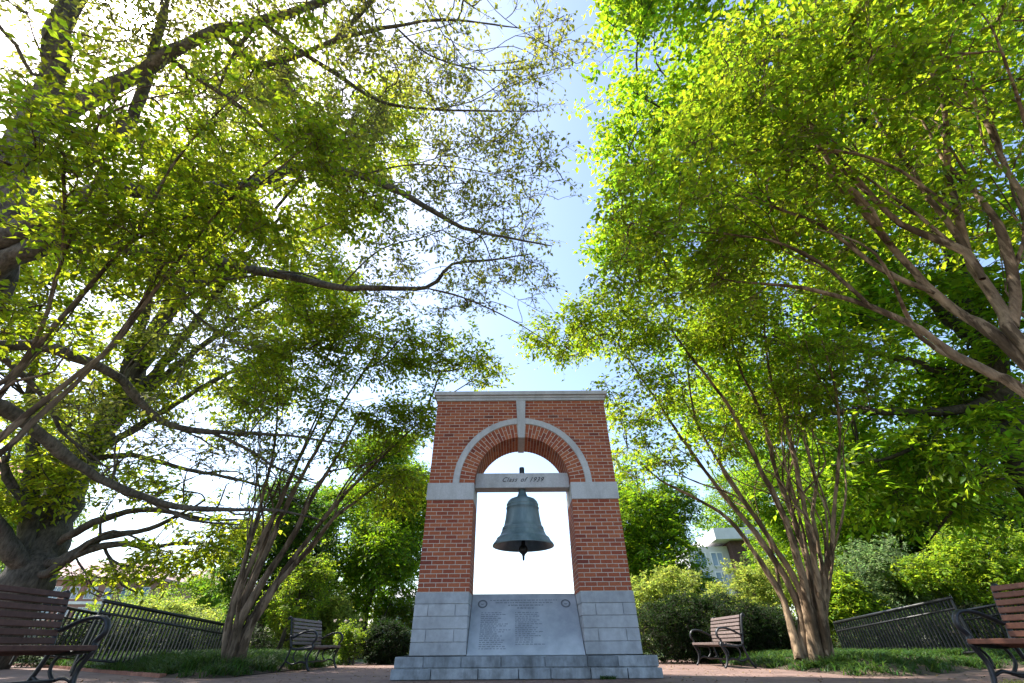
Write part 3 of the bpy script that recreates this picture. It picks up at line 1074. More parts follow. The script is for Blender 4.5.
    me = np_mesh('trunk', allv, np.concatenate([quads, F + len(lv)]), 4, True)
    link_mesh('trunk', me, wood, root)
    # --- leaves
    link_mesh('crown', leaf_mesh('crown', bs - base, d, nr, L, W), leafmat, root)
    return root


def PP(lst, d0, d1=None):
    """px polyline -> world points, distance running from d0 to d1"""
    d1 = d0 if d1 is None else d1
    n = len(lst)
    return [P(x, y, d0 + (d1 - d0) * i / max(1, n - 1)) for i, (x, y) in enumerate(lst)]


A = np.array
# --- crepe myrtle right of the arch
B1 = A([5.85, 10.25, .12])
def stem(base, spread, lst, d0, d1, r0, r1):
    b0 = base + A([spread[0], spread[1], 0])
    return ([b0] + PP(lst, d0, d1), r0, r1)
RS = [
    stem(B1, (-.34, -.06), [(784, 600), (760, 561), (728, 519), (690, 495), (660, 480), (640, 462)], 11.9, 11.6, 0.082, .018),
    stem(B1, (-.22, .02), [(796, 600), (756, 533), (723, 495), (686, 444), (648, 388), (612, 335)], 11.9, 12.0, 0.086, .016),
    stem(B1, (-.10, -.12), [(803, 600), (770, 538), (728, 477), (695, 416), (686, 350)], 11.8, 12.0, 0.078, .016),
    stem(B1, (.0, -.08), [(808, 600), (793, 542), (760, 467), (728, 406), (690, 355), (650, 300)], 11.7, 11.6, 0.094, .016),
    stem(B1, (.10, .05), [(813, 590), (796, 524), (775, 467), (760, 411), (737, 360), (724, 300)], 12.0, 12.2, 0.082, .016),
    stem(B1, (.16, -.08), [(819, 590), (803, 500), (789, 435), (770, 374), (763, 310)], 11.7, 12.2, 0.078, .015),
    stem(B1, (.30, .0), [(824, 600), (832, 540), (834, 505), (840, 444), (835, 388), (822, 340)], 11.8, 12.0, 0.058, .015),
    stem(B1, (.22, .10), [(825, 590), (812, 514), (817, 486), (800, 420), (798, 360)], 12.1, 12.6, 0.062, .015),
]
RE = [(P(560, 338, 11.4), (.95, .9, .55)), (P(612, 325, 11.5), (1.3, 1.2, .8)), (P(690, 310, 11.9), (1.6, 1.4, 1.0)), (P(770, 315, 12.3), (1.6, 1.4, 1.0)),
      (P(640, 395, 11.5), (1.1, 1.1, .8)), (P(825, 370, 12.3), (1.2, 1.2, .8)), (P(640, 455, 11.6), (.9, .9, .6)), (P(700, 440, 12.2), (.9, 1, .7), .8), (P(790, 400, 12.4), (1, 1, .7), .7), (P(720, 380, 12.4), (1.1, 1.1, .7), .5)]
tree('crepe_myrtle', 'multi-stem tree with peeling reddish tan stems fanning up from the bed right of the arch', 'tree', B1, RS, RE,
     1100, 25, .122, BARK_CREPE, LEAF_CREPE, gap=-.4, clump=.8, spread=.35, seed=3, forks=42, fork_at=(.06, .75), flare=.25, min_z=2.4)

# --- crepe myrtle left of the arch
B2 = A([-5.45, 10.25, .12])
LS = [
    stem(B2, (-.16, .0), [(228, 620), (252, 562), (271, 521), (282, 500), (300, 455), (322, 405)], 11.7, 11.8, .085, .015),
    stem(B2, (-.05, -.05), [(240, 625), (266, 578), (290, 540), (308, 505), (335, 460), (362, 410)], 11.6, 11.6, .10, .015),
    stem(B2, (.12, -.05), [(248, 632), (279, 583), (308, 551), (333, 519), (354, 503), (380, 484), (402, 470)], 11.6, 11.5, .10, .014),
    stem(B2, (.05, .08), [(240, 620), (262, 560), (300, 480), (345, 400), (385, 340)], 11.9, 12.0, .085, .015),
    stem(B2, (-.12, .10), [(228, 625), (245, 560), (262, 500), (275, 440), (278, 380)], 11.9, 12.2, .07, .014),
    stem(B2, (.08, .02), [(244, 630), (285, 570), (340, 500), (400, 440), (445, 400)], 11.7, 11.6, .08, .014),
    stem(B2, (.0, .14), [(236, 625), (256, 568), (280, 500), (318, 420), (340, 360)], 12.0, 12.4, .07, .014),
]
LE = [(P(300, 375, 11.8), (1.3, 1.2, .8)), (P(370, 345, 11.7), (1.4, 1.2, .8)), (P(432, 352, 11.5), (1.1, 1, .6)), (P(474, 372, 11.3), (.75, .7, .4)),
      (P(345, 435, 11.8), (1.0, 1, .7)), (P(405, 425, 11.8), (.85, .9, .6)), (P(330, 305, 12), (1.1, 1.1, .7)), (P(260, 420, 12.2), (.9, 1, .7), .7), (P(395, 490, 11.8), (.75, .7, .55)), (P(412, 410, 11.6), (.6, .6, .5), 1.3)]
tree('crepe_myrtle', 'multi-stem tree with grey brown stems leaning over the small bench left of the arch', 'tree', B2, LS, LE,
     850, 25, .120, BARK_CREPE_S, LEAF_CREPE_L, gap=-.4, clump=.7, spread=.35, seed=4, forks=24, fork_at=(.06, .75), flare=.25, min_z=2.2)

# --- near crepe myrtle at the right edge
B3 = A([6.9, 4.35, 0.0])
b3 = lambda dx, dy: [B3 + A([dx, dy, 0]), B3 + A([dx * .9 - .1, dy * .8, 1.2])]
NR = [
    (b3(-.2, -.1) + PP([(1024, 392), (995, 376), (957, 355), (920, 329), (873, 308), (807, 289), (725, 280)], 7.9, 8.1), .11, .016),
    (b3(-.05, .1) + PP([(1030, 368), (990, 331), (967, 317), (936, 294), (901, 259), (857, 202), (818, 145), (796, 119), (755, 55)], 8.0, 9.2), .105, .016),
    (b3(.1, -.1) + PP([(1030, 355), (1004, 313), (981, 277), (967, 255), (958, 211), (949, 176), (945, 114), (932, 70), (926, 20)], 7.9, 10.2), .11, .02),
    (PP([(1012, 327), (1013, 275), (993, 215), (967, 184), (945, 162), (922, 120)], 8.1, 9.8), .075, .015),
    (PP([(982, 279), (965, 254), (901, 224), (866, 189), (844, 162), (808, 122)], 8.2, 9.2), .065, .014),
    (PP([(880, 228), (857, 193), (822, 171), (800, 154), (784, 118), (760, 100)], 8.4, 8.9), .045, .012),
    (PP([(980, 275), (958, 237), (927, 198), (910, 167), (883, 127), (866, 88), (860, 40)], 8.4, 10.2), .05, .014),
    (b3(.25, .15) + PP([(1060, 300), (1024, 202), (1002, 162), (989, 127), (968, 95), (950, 40)], 8.4, 10), .09, .014),
    (PP([(958, 214), (901, 171), (857, 154), (809, 149), (762, 151), (720, 140)], 8.5, 8.6), .03, .009),
    (PP([(936, 294), (880, 268), (820, 225), (770, 205), (730, 180)], 8.1, 8.4), .045, .011),
    (PP([(873, 308), (830, 270), (785, 245), (735, 235), (690, 232)], 8.0, 8.1), .035, .009),
]
NRE = [(P(718, 195, 8.5), (1.7, 1.5, .8)), (P(850, 95, 9.2), (1.9, 1.7, 1)), (P(960, 55, 10.2), (2, 1.8, 1)), (P(800, 220, 8.7), (1.4, 1.3, .7), .7),
       (P(672, 262, 8.3), (1.2, 1.1, .5)), (P(1015, 170, 9.6), (1.4, 1.4, .8), .7), (P(760, 80, 9.2), (1.3, 1.2, .8)), (P(645, 215, 8.4), (.75, .7, .4)), (P(720, 285, 8.2), (.8, .7, .35))]
tree('crepe_myrtle', 'multi-stem tree with smooth red brown limbs spreading in from the right edge', 'tree', B3, NR, NRE,
     1000, 25, .115, BARK_CREPE, LEAF_CREPE, gap=-.3, clump=.9, spread=.34, seed=5, forks=44, fork_at=(.2, .85), fork_r=.05, min_z=3.6)

# --- near crepe myrtle at the left edge
B4 = A([-7.3, 4.9, 0.0])
b4 = lambda dx, dy: [B4 + A([dx, dy, 0]), B4 + A([dx * .9 + .1, dy * .8, 1.1])]
NL = [
    (b4(.1, -.1) + PP([(-8, 460), (30, 424), (75, 384), (119, 335), (149, 290), (172, 250), (205, 205)], 8.3, 8.8), .06, .012),
    (b4(0, .1) + PP([(-20, 400), (8, 380), (50, 330), (100, 275), (135, 240), (190, 215), (250, 190), (305, 148)], 8.4, 8.7), .06, .011),
    (b4(.15, .1) + PP([(-10, 448), (60, 388), (115, 342), (164, 279), (199, 234), (249, 179), (303, 135)], 8.3, 8.8), .06, .011),
    (b4(-.1, 0) + PP([(-20, 420), (40, 330), (62, 260), (108, 150), (125, 100)], 8.4, 9.2), .05, .011),
    (PP([(62, 262), (66, 200), (65, 160), (100, 118), (150, 98), (195, 90)], 8.6, 8.8), .03, .008),
    (PP([(135, 240), (170, 170), (210, 120), (250, 85)], 8.5, 9.0), .03, .008),
]
NLE = [(P(50, 180, 8.7), (1.0, 1, .55)), (P(140, 145, 8.7), (1.1, 1.1, .55)), (P(250, 125, 8.8), (1.15, 1.1, .5)), (P(322, 168, 8.6), (1.0, .9, .45)), (P(362, 215, 8.6), (.6, .5, .3)),
       (P(200, 215, 8.6), (1.0, .9, .5)), (P(100, 240, 8.6), (.9, .9, .5), .8), (P(295, 70, 9), (.8, .8, .4), .8), (P(20, 330, 8.7), (.7, .7, .4)), (P(295, 235, 8.8), (.75, .7, .35)), (P(200, 275, 8.9), (.8, .8, .4), .8)]
tree('crepe_myrtle', 'slender multi-stem tree with fine green sprays leaning in over the shaded bench', 'tree', B4, NL, NLE,
     520, 25, .112, BARK_CREPE_S, LEAF_CREPE_L, gap=-.4, clump=.8, spread=.34, seed=6, forks=16, fork_at=(.3, .85), fork_r=.03, min_z=2.2)

# --- near oak at the left edge, its long limbs reach over the arch
B5 = A([-9.2, 4.9, 0.0])
trunk5 = [B5, B5 + A([.05, 0, 2.5]), P(-35, 320, 10.9), P(8, 220, 11.6), P(17, 175, 12), P(33, 125, 12.4), P(48, 92, 12.8), P(57, 45, 13.4), P(78, -10, 14.2), P(95, -60, 15.5)]
NO = [
    (trunk5, .46, .13),
    (PP([(-15, 262), (0, 240), (55, 217), (95, 195), (120, 188), (160, 192), (200, 190), (260, 183), (300, 166), (359, 175), (400, 193), (452, 222), (476, 231), (552, 246)], 11.0, 10.0), .21, .012),
    (PP([(-20, 280), (30, 247), (65, 239), (100, 244), (150, 254), (219, 261), (279, 276), (340, 287), (364, 287), (426, 288), (452, 264), (493, 260), (532, 254)], 10.8, 10.2), .17, .012),
    (PP([(426, 288), (464, 298), (510, 319), (556, 347)], 10.2, 10.2), .028, .008),
    (PP([(70, 247), (115, 264), (164, 279), (214, 281), (262, 274)], 10.9, 10.6), .07, .015),
    (PP([(33, 127), (70, 112), (110, 88), (165, 56), (219, 32), (259, 22), (325, 0), (385, -40)], 12.4, 12.0), .17, .05),
    (PP([(100, 150), (125, 125), (145, 85), (165, 0), (172, -40)], 12.2, 14), .14, .06),
    (PP([(33, 122), (70, 130), (100, 150)], 12.4, 12.2), .14, .13),
    (PP([(259, 22), (240, 45), (226, 70), (218, 92)], 12.0, 11.6), .06, .014),
    (PP([(262, 23), (300, 50), (335, 73), (376, 100), (417, 108), (476, 111), (542, 111)], 12.0, 10.6), .06, .010),
    (PP([(219, 32), (255, 62), (290, 58), (335, 41), (394, 26), (446, 20), (520, 28)], 12.1, 11.0), .075, .010),
    (PP([(335, 41), (356, 18), (378, -8), (395, -40)], 11.7, 12), .07, .03),
    (PP([(394, 26), (430, 55), (480, 70), (535, 68)], 11.4, 10.6), .025, .008),
    (PP([(165, 56), (200, 80), (245, 110), (280, 140), (330, 150), (390, 142)], 12.3, 11), .06, .010),
    (PP([(376, 100), (360, 85), (352, 76)], 11.2, 11), .02, .008),
    (PP([(359, 175), (410, 165), (460, 168), (520, 180)], 10.7, 10.3), .025, .007),
    (PP([(340, 287), (380, 250), (430, 235), (470, 215)], 10.4, 10.3), .025, .007),
    (PP([(-20, 345), (35, 347), (75, 355), (110, 370), (132, 392), (149, 412), (172, 427), (209, 432), (249, 433), (299, 437), (345, 445)], 10.9, 11.2), .11, .014),
    (PP([(209, 432), (249, 449), (279, 469), (322, 486)], 11.1, 11.2), .045, .010),
    (PP([(-25, 400), (0, 409), (30, 427), (52, 444), (75, 462), (114, 486), (174, 506), (224, 509), (279, 511), (322, 520)], 11.0, 11.6), .13, .014),
    (PP([(114, 486), (150, 500), (190, 520), (240, 525)], 11.3, 11.6), .05, .012),
    (PP([(-20, 335), (15, 370), (45, 400), (60, 430), (85, 450), (110, 470)], 11.1, 11.5), .06, .014),
    (PP([(150, 254), (180, 300), (215, 330), (240, 345)], 10.9, 11), .05, .010),
]
NOE = [(P(455, 75, 10.9), (2.2, 1.9, .9)), (P(500, 190, 10.4), (1.6, 1.6, .8)), (P(420, 275, 10.4), (1.6, 1.4, .7)), (P(330, 50, 11.8), (2, 1.8, 1)), (P(190, 30, 12.8), (2.2, 2, 1.2)),
       (P(545, 70, 10.6), (1.0, 1, .6)), (P(515, 285, 10.3), (.95, .9, .5)), (P(60, 50, 13.6), (2.2, 2, 1.2)), (P(390, 170, 10.9), (1.5, 1.4, .7)), (P(250, 455, 11.4), (1.3, 1, .5), .8), (P(110, 420, 11.3), (1.2, 1.2, .6), .6), (P(200, 330, 11), (1.2, 1.2, .6), .7)]
tree('oak_tree', 'near oak with thick grey limbs and sparse young leaves reaching over the arch', 'tree', B5, NO, NOE,
     2600, 10, .10, BARK_NEAR, LEAF_OAK, gap=-.4, clump=.9, spread=.22, seed=7, twig=.0048, wig=.16, forks=140, fork_at=(.3, .92), fork_r=.026, fork_len=.35, flat=.3, min_z=2.4)

# --- the big oak behind the left bench
B6 = A([-13.4, 13.0, 0.0])
BO = [
    ([B6] + PP([(27, 580), (42, 545), (63, 500), (84, 458), (112, 415), (152, 340), (195, 262), (235, 190)], 18.2, 22), .66, .12),
    (PP([(27, 575), (26, 545), (29, 515), (31, 480), (35, 440), (30, 390), (45, 330)], 18.2, 19), .25, .05),
    (PP([(25, 575), (10, 548), (0, 525), (-20, 500)], 18.0, 17.6), .25, .12),
    (PP([(35, 520), (20, 495), (5, 478), (5, 455)], 18.2, 18), .14, .05),
    (PP([(60, 520), (50, 495), (68, 470), (62, 440), (75, 420)], 18.4, 19), .16, .05),
    (PP([(90, 450), (128, 385), (165, 320), (215, 240), (262, 165)], 18.6, 21), .26, .06),
    (PP([(98, 440), (118, 395), (140, 330), (162, 245), (175, 190)], 18.6, 21), .24, .06),
    (PP([(112, 415), (150, 380), (212, 300), (282, 215)], 18.8, 20), .20, .05),
    (PP([(100, 435), (170, 372), (250, 310), (335, 265)], 18.6, 18.5), .16, .03),
    (PP([(110, 420), (190, 332), (242, 250), (300, 180)], 18.8, 20.5), .17, .04),
    (PP([(88, 455), (150, 420), (215, 380), (290, 350), (350, 330)], 18.5, 17.5), .13, .02),
    (PP([(42, 560), (59, 562), (88, 544), (115, 535), (150, 528), (185, 512), (205, 500)], 18.0, 16), .15, .025),
    (PP([(36, 572), (51, 572), (75, 556), (102, 547), (126, 544), (150, 547), (182, 543), (212, 544)], 17.9, 15.6), .14, .02),
    (PP([(60, 540), (75, 532), (105, 519), (150, 509), (204, 519), (250, 520)], 18.0, 15.8), .13, .02),
    (PP([(104, 546), (112, 560), (128, 566), (142, 556), (150, 548)], 17.0, 16.6), .045, .03),
    (PP([(106, 549), (115, 570), (122, 585), (135, 592)], 17, 16.4), .05, .015),
    (PP([(75, 556), (85, 572), (100, 578), (112, 578)], 17.4, 16.8), .035, .012),
    (PP([(82, 462), (130, 455), (180, 468), (240, 480), (300, 500)], 18.4, 16.5), .10, .02),
]
BOE = [(P(150, 230, 20.5), (4, 3.6, 2.4)), (P(265, 170, 20), (3.8, 3.4, 2.2)), (P(100, 390, 18.5), (2.4, 2.2, 1.5), .45), (P(215, 375, 18.2), (2.8, 2.4, 1.6)), (P(290, 290, 18.5), (2.8, 2.6, 1.6)),
       (P(150, 490, 17), (1.9, 1.8, .9), .8), (P(40, 410, 18.5), (2.2, 2, 1.4), .5), (P(185, 548, 15.8), (1.2, 1, .5)), (P(115, 582, 16.6), (1.1, .9, .35)), (P(35, 310, 19.2), (2.8, 2.8, 1.8)), (P(345, 120, 20), (3, 2.8, 1.6)),
       (P(250, 525, 16), (1, .9, .4), .7), (P(50, 585, 17), (.8, .7, .3), .8), (P(15, 480, 18), (1.2, 1.2, .8))]
tree('oak_tree', 'massive oak with a thick dark trunk rising behind the back of the shaded bench', 'tree', B6, BO, BOE,
     3100, 25, .18, BARK_OAK, LEAF_OAK2, gap=-.05, clump=1.4, spread=.42, forks=60, fork_r=.08, seed=8, flare=.15, twig=.006, flat=.3, min_z=1.9, ns_limb=14)

# --- the big broadleaf tree behind, right
B7 = A([13.6, 10.6, 0.0])
MB7 = [
    ([B7, P(1030, 470, 17.4), P(1008, 420, 17.4), P(985, 350, 18), P(955, 250, 19.5), P(920, 140, 21.5), P(890, 40, 24)], .52, .10),
    (PP([(1008, 422), (985, 404), (960, 411), (905, 412), (845, 412), (780, 416), (740, 410)], 17.2, 15), .17, .03),
    (PP([(1015, 440), (955, 408), (943, 430), (920, 444), (882, 460), (845, 464), (815, 468)], 17, 14.8), .10, .018),
    (PP([(985, 350), (930, 300), (870, 250), (800, 200), (740, 120)], 18, 18), .2, .04),
    (PP([(1000, 395), (940, 370), (860, 350), (790, 345), (720, 320)], 17.4, 16), .14, .03),
    (PP([(965, 280), (900, 170), (840, 90), (760, 20)], 19, 19.5), .18, .04),
    (PP([(1010, 430), (985, 470), (960, 500), (930, 540)], 17, 16.4), .1, .02),
    (PP([(870, 250), (790, 250), (700, 235), (640, 215)], 17.6, 16.8), .09, .02),
    (PP([(800, 200), (740, 160), (680, 120), (630, 90)], 17.8, 17.2), .09, .02),
]
ME7 = [(P(700, 55, 18), (3.4, 3, 2.0)), (P(800, 140, 18), (4, 3.6, 2.2)), (P(690, 225, 16.8), (2.9, 2.6, 1.5)), (P(900, 60, 19.5), (4.6, 4, 2.4)), (P(985, 240, 17.5), (3.6, 3.2, 2)),
       (P(880, 345, 17), (3.4, 3, 1.7)), (P(985, 480, 16.5), (2.7, 2.4, 1.6)), (P(770, 330, 16.4), (2.6, 2.4, 1.5)), (P(880, 480, 16.4), (2.3, 2.0, 1.1)), (P(645, 135, 17), (1.9, 1.8, 1.2)), (P(1010, 380, 18), (2, 2, 1.4)), (P(610, 245, 16.6), (.9, .9, .5), .8), (P(640, 20, 18), (1.6, 1.6, 1), .8), (P(800, 420, 17), (2.2, 2, 1.2)), (P(930, 420, 17), (2.4, 2, 1.3)), (P(720, 400, 18), (2.2, 2, 1.3)), (P(860, 250, 18), (3, 2.6, 1.8)), (P(600, 330, 18), (1.4, 1.3, .7), .6)]
tree('broadleaf_tree', 'tall dense green tree whose dark trunk and level branch show behind the right limbs', 'tree', B7, MB7, ME7,
     3300, 30, .21, BARK_DARK, LEAF_MAPLE, gap=-.35, clump=1.5, spread=.5, seed=9, twig=.006, min_z=3.0, forks=30, fork_r=.08)


def simple_tree(name, label, cat, base, h, rx, wood, leafmat, n_spray, n_leaf, leaf, seed, group=None, crown_from=.3, gap=-.3, tr=.18, lean=(0, 0), squash=1.0, aspect=.5, clump=None, blobs=9):
    g = np.random.default_rng(seed)
    base = A(base, float)
    limbs = []
    top = base + A([lean[0], lean[1], h * .9])
    mid = base + A([lean[0] * .4, lean[1] * .4, h * .45])
    limbs.append(([base, mid, top], tr, tr * .15))
    ells = []
    for i in range(blobs):
        t = crown_from + (1 - crown_from) * (i + .5) / blobs
        prof = math.sin(math.pi * min(1, max(.08, (t - crown_from) / (1 - crown_from) * .86 + .14))) ** .6
        az = i * 2.4 + g.uniform(-.5, .5)
        rr = rx * prof * g.uniform(.35, .65)
        c = base + A([lean[0] * t, lean[1] * t, 0]) + A([math.cos(az) * rr, math.sin(az) * rr, h * t])
        e = rx * prof * g.uniform(.45, .7)
        ells.append((c, (e, e, min(e * .8, h * .3) * squash)))
        st = base + (top - base) * max(.12, t * .6)
        limbs.append(([st, st * .5 + c * .5 + A([0, 0, -.06 * h]), c], tr * .42, tr * .1))
    return tree(name, label, cat, base, limbs, ells, n_spray, n_leaf, leaf, wood, leafmat, group=group, gap=gap, clump=clump or rx * .35, spread=max(.12, rx * .13), seed=seed, twig=.005, flare=.3, ns_limb=8)


def ground_xy(px, Y, py=640):
    d = ray(px, py); k = Y / d[1]
    return d[0] * k, Y
def at(px, Y, py=640, z=0): return (*ground_xy(px, Y, py), z)


# trees beyond the plaza
simple_tree('broadleaf_tree', 'rounded bright green tree close behind the right side of the arch', 'tree', at(648, 25, 540), 10.2, 3.5, BARK_DARK, LEAF_MID, 2200, 30, .17, 21, crown_from=.12)
simple_tree('broadleaf_tree', 'deep green tree filling the gap just left of the brick arch', 'tree', at(380, 23, 530), 10.4, 3.7, BARK_DARK, LEAF_MID, 2300, 30, .17, 22, crown_from=.14, gap=-.25)
simple_tree('broadleaf_tree', 'dark green tree standing behind the stems of the leaning tree by the small left bench', 'tree', at(285, 19, 540), 6.6, 2.4, BARK_DARK, LEAF_DEEP, 1500, 28, .15, 23, crown_from=.2)
simple_tree('slender_tree', 'thin dark leaning trunk with pale yellow-green leaves behind the small left bench', 'tree', at(281, 16.2), 3.4, 1.15, BARK_DARK, LEAF_LIME, 520, 26, .08, 24, tr=.10, lean=(.5, 0), crown_from=.28)
simple_tree('broadleaf_tree', 'dense dark green tree far right behind the railing and sunlit bench', 'tree', at(985, 20, 560), 9.0, 4.2, BARK_DARK, LEAF_DEEP, 2200, 30, .17, 25, crown_from=.12)
simple_tree('broadleaf_tree', 'mid green tree rising behind the right leaning stems', 'tree', at(868, 23, 540), 10.5, 4.0, BARK_DARK, LEAF_MID, 2200, 30, .18, 26, crown_from=.12)
simple_tree('broadleaf_tree', 'green tree behind the hedge top and stems right of the grey building', 'tree', at(805, 29, 500), 14, 4.4, BARK_DARK, LEAF_MID, 2200, 30, .2, 27, crown_from=.2)
simple_tree('broadleaf_tree', 'tall green tree rising behind the pale grey building', 'tree', at(722, 64, 470), 22, 6.5, BARK_DARK, LEAF_MID, 1400, 26, .34, 31, crown_from=.25)
simple_tree('broadleaf_tree', 'taller green tree farther back whose top shows beside the left shoulder of the arch', 'tree', at(398, 36, 470), 16.5, 3.6, BARK_DARK, LEAF_MID, 1500, 28, .2, 32, crown_from=.22)
simple_tree('distant_tree', 'far round green tree over the black railing at left', 'tree', at(190, 44), 6.6, 3.1, BARK_DARK, LEAF_MID, 800, 22, .22, 28, crown_from=.1)
simple_tree('distant_tree', 'far low green tree just right of the round one over the left railing', 'tree', at(222, 50), 5.0, 2.6, BARK_DARK, LEAF_LIME, 600, 20, .24, 29, crown_from=.1)
simple_tree('broadleaf_tree', 'pale green tree half hidden behind the thick oak trunk at the left edge', 'tree', at(20, 27, 480), 14, 4.2, BARK_PALE, LEAF_LIME, 1600, 24, .19, 30, crown_from=.3)


# ------------------------------------------------------------------ shrubs and hedges
def shrub(name, label, cat, base, ells, n_spray, n_leaf, leaf, leafmat, seed, gap=-.6, spread=.16, shell=.75, group=None, core=True, clump=.5, aspect=.55):
    """leafy bush: stems fanning from the base into sprays that crowd the outside of its mass"""
    base = A(base, float)
    es = [(base + A(c, float), r) for c, r in ells]
    limbs = []
    for c, r in es:
        limbs.append(([base + (c - base) * A([.35, .35, 0]), base + (c - base) * A([.6, .6, .4]), c], .03, .01))
    return tree(name, label, cat, base, limbs, es, n_spray, n_leaf, leaf, BARK_DARK, leafmat, group=group, gap=gap, clump=clump, spread=spread, seed=seed, twig=.003, shell=shell, flat=.2, ns_limb=6, min_z=base[2] + .02, aspect=aspect)


hx, hy = ground_xy(722, 14.2)
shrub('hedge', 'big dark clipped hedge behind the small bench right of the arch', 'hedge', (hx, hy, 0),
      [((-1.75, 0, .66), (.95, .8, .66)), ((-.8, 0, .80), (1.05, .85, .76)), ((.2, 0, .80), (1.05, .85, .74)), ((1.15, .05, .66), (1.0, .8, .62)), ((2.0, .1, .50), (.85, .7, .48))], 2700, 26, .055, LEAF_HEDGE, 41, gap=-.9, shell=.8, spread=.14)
hx, hy = ground_xy(381, 14.9)
shrub('round_shrub', 'dark rounded evergreen shrub against the left foot of the arch', 'shrub', (hx, hy, 0), [((.18, 0, .48), (.62, .6, .5))], 900, 26, .05, LEAF_HEDGE, 42, gap=-.9, shell=.8, spread=.11)
r_ = shrub('flowering_shrub', 'loose yellow-green shrub with a few white blooms beside the small left bench', 'shrub', (hx - .55, hy - .5, 0), [((0, 0, .45), (.36, .34, .42)), ((-.3, .1, .55), (.28, .3, .4))], 300, 22, .05, LEAF_LIME, 43, gap=-.5, shell=.6, spread=.11)
for dx, dz in ((-.72, 1.02), (-.42, 1.0), (.02, 1.02)):
    m_ = 10
    d_ = unit(np.random.default_rng(int(dx * 100) + 99).normal(0, 1, (m_, 3)))
    rng = np.random.default_rng(3)
    me = leaf_mesh('bloom', A([dx, 0, dz]) + d_ * .006, d_, unit(rng.normal(0, 1, (m_, 3))), np.full(m_, .045), np.full(m_, .04))
    link_mesh('bloom', me, BLOOM, r_)
hx, hy = ground_xy(672, 18.5)
shrub('yellow_shrub', 'pale yellow-green shrub showing above the hedge next to the arch', 'shrub', (hx, hy, 0), [((-.7, 0, 1.3), (1.2, 1, 1.1)), ((.5, 0, 1.55), (1.2, 1, 1.2)), ((0, 0, .7), (1.6, 1, .8))], 900, 30, .10, LEAF_YEL, 44, spread=.22, gap=-.5)
hx, hy = ground_xy(765, 19)
shrub('yellow_shrub', 'lime yellow shrub between the grey building and the reddish stems', 'shrub', (hx, hy, 0), [((-.5, 0, 1.5), (1.1, 1, 1.3)), ((.8, 0, 1.8), (1.3, 1, 1.5)), ((0, 0, .7), (1.7, 1, .9))], 1000, 30, .10, LEAF_YEL, 45, spread=.22, gap=-.45)
hx, hy = ground_xy(318, 18.2)
shrub('yellow_shrub', 'bright yellow-green shrub above the back of the small left bench', 'shrub', (hx, hy, 0), [((-.3, 0, 1.4), (.9, .8, 1.0)), ((.5, 0, 1.0), (.9, .8, .9)), ((-.6, 0, .7), (1.0, .8, .8))], 800, 30, .095, LEAF_YEL, 46, spread=.2, gap=-.4)
hx, hy = ground_xy(402, 24)
shrub('yellow_shrub', 'sunlit yellow shrub in the narrow gap at the left side of the stone pier', 'shrub', (hx, hy, 0), [((0, 0, .9), (1.5, 1, 1.1)), ((.6, 0, 1.6), (.6, .6, .9))], 600, 22, .1, LEAF_YEL, 47, spread=.24, gap=-.5)
# right background shrubs
for px, Y, lab, mt, ells, sd in (
    (905, 17.5, 'silvery green shrub behind the middle of the right railing', LEAF_SILVER, [((-.8, 0, 1.9), (1.3, 1.1, 1.3)), ((.6, 0, 2.2), (1.4, 1.1, 1.4)), ((0, 0, 1), (2, 1.2, 1.1))], 51),
    (856, 17, 'yellow-green shrub against the right side of the reddish multi-stem trunk', LEAF_LIME, [((-.2, 0, 1.3), (1.0, .9, 1.1)), ((.5, .2, 1.0), (1.0, .9, .9))], 52),
    (1000, 16.3, 'bright lime shrub above the back of the sunlit bench', LEAF_LIME, [((-1.3, 0, 2.25), (.9, .8, .5)), ((.4, 0, 2.2), (1.5, 1, .9)), ((1.2, 0, 3.0), (1.4, 1, .9)), ((.3, .5, 1.0), (1.2, .8, .9))], 53),
):
    hx, hy = ground_xy(px, Y)
    shrub('leafy_shrub', lab, 'shrub', (hx, hy, 0), ells, 900, 30, .11, mt, sd, spread=.22, gap=-.45)
hx, hy = ground_xy(925, 15.4)
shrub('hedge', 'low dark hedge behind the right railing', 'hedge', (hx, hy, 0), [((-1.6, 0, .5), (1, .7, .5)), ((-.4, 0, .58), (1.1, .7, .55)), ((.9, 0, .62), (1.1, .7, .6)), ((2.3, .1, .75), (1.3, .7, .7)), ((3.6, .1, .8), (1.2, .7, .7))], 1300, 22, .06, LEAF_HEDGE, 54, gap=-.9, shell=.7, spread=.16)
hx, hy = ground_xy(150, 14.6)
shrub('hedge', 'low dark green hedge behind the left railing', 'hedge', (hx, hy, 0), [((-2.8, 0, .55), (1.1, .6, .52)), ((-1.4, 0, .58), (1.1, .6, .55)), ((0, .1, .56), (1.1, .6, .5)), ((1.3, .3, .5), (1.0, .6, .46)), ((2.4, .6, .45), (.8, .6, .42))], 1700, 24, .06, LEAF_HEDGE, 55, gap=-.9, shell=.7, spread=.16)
for px, Y, lab, mt, sx, hz, sd in (
    (118, 30, 'pale lime bush below the brick building beyond the left railing', LEAF_LIME, 2.2, 3.1, 56),
    (150, 27, 'yellow bush in the middle of the row beyond the left railing', LEAF_YEL, 2.2, 2.5, 57),
    (205, 31, 'golden yellow bush beside the left leaning stems beyond the railing', LEAF_YEL, 2.4, 2.3, 58),
    (262, 27, 'yellow-green bush seen between the stems of the left leaning tree', LEAF_LIME, 1.8, 2.8, 59),
):
    hx, hy = ground_xy(px, Y)
    shrub('yellow_bush', lab, 'bush', (hx, hy, 0), [((-sx * .6, 0, hz * .45), (sx * .7, 1, hz * .5)), ((sx * .5, 0, hz * .5), (sx * .7, 1, hz * .5)), ((0, .2, hz * .6), (sx * .6, 1, hz * .45))], 600, 22, .12, mt, sd, spread=.28, gap=-.7, group='bushes beyond the left railing')

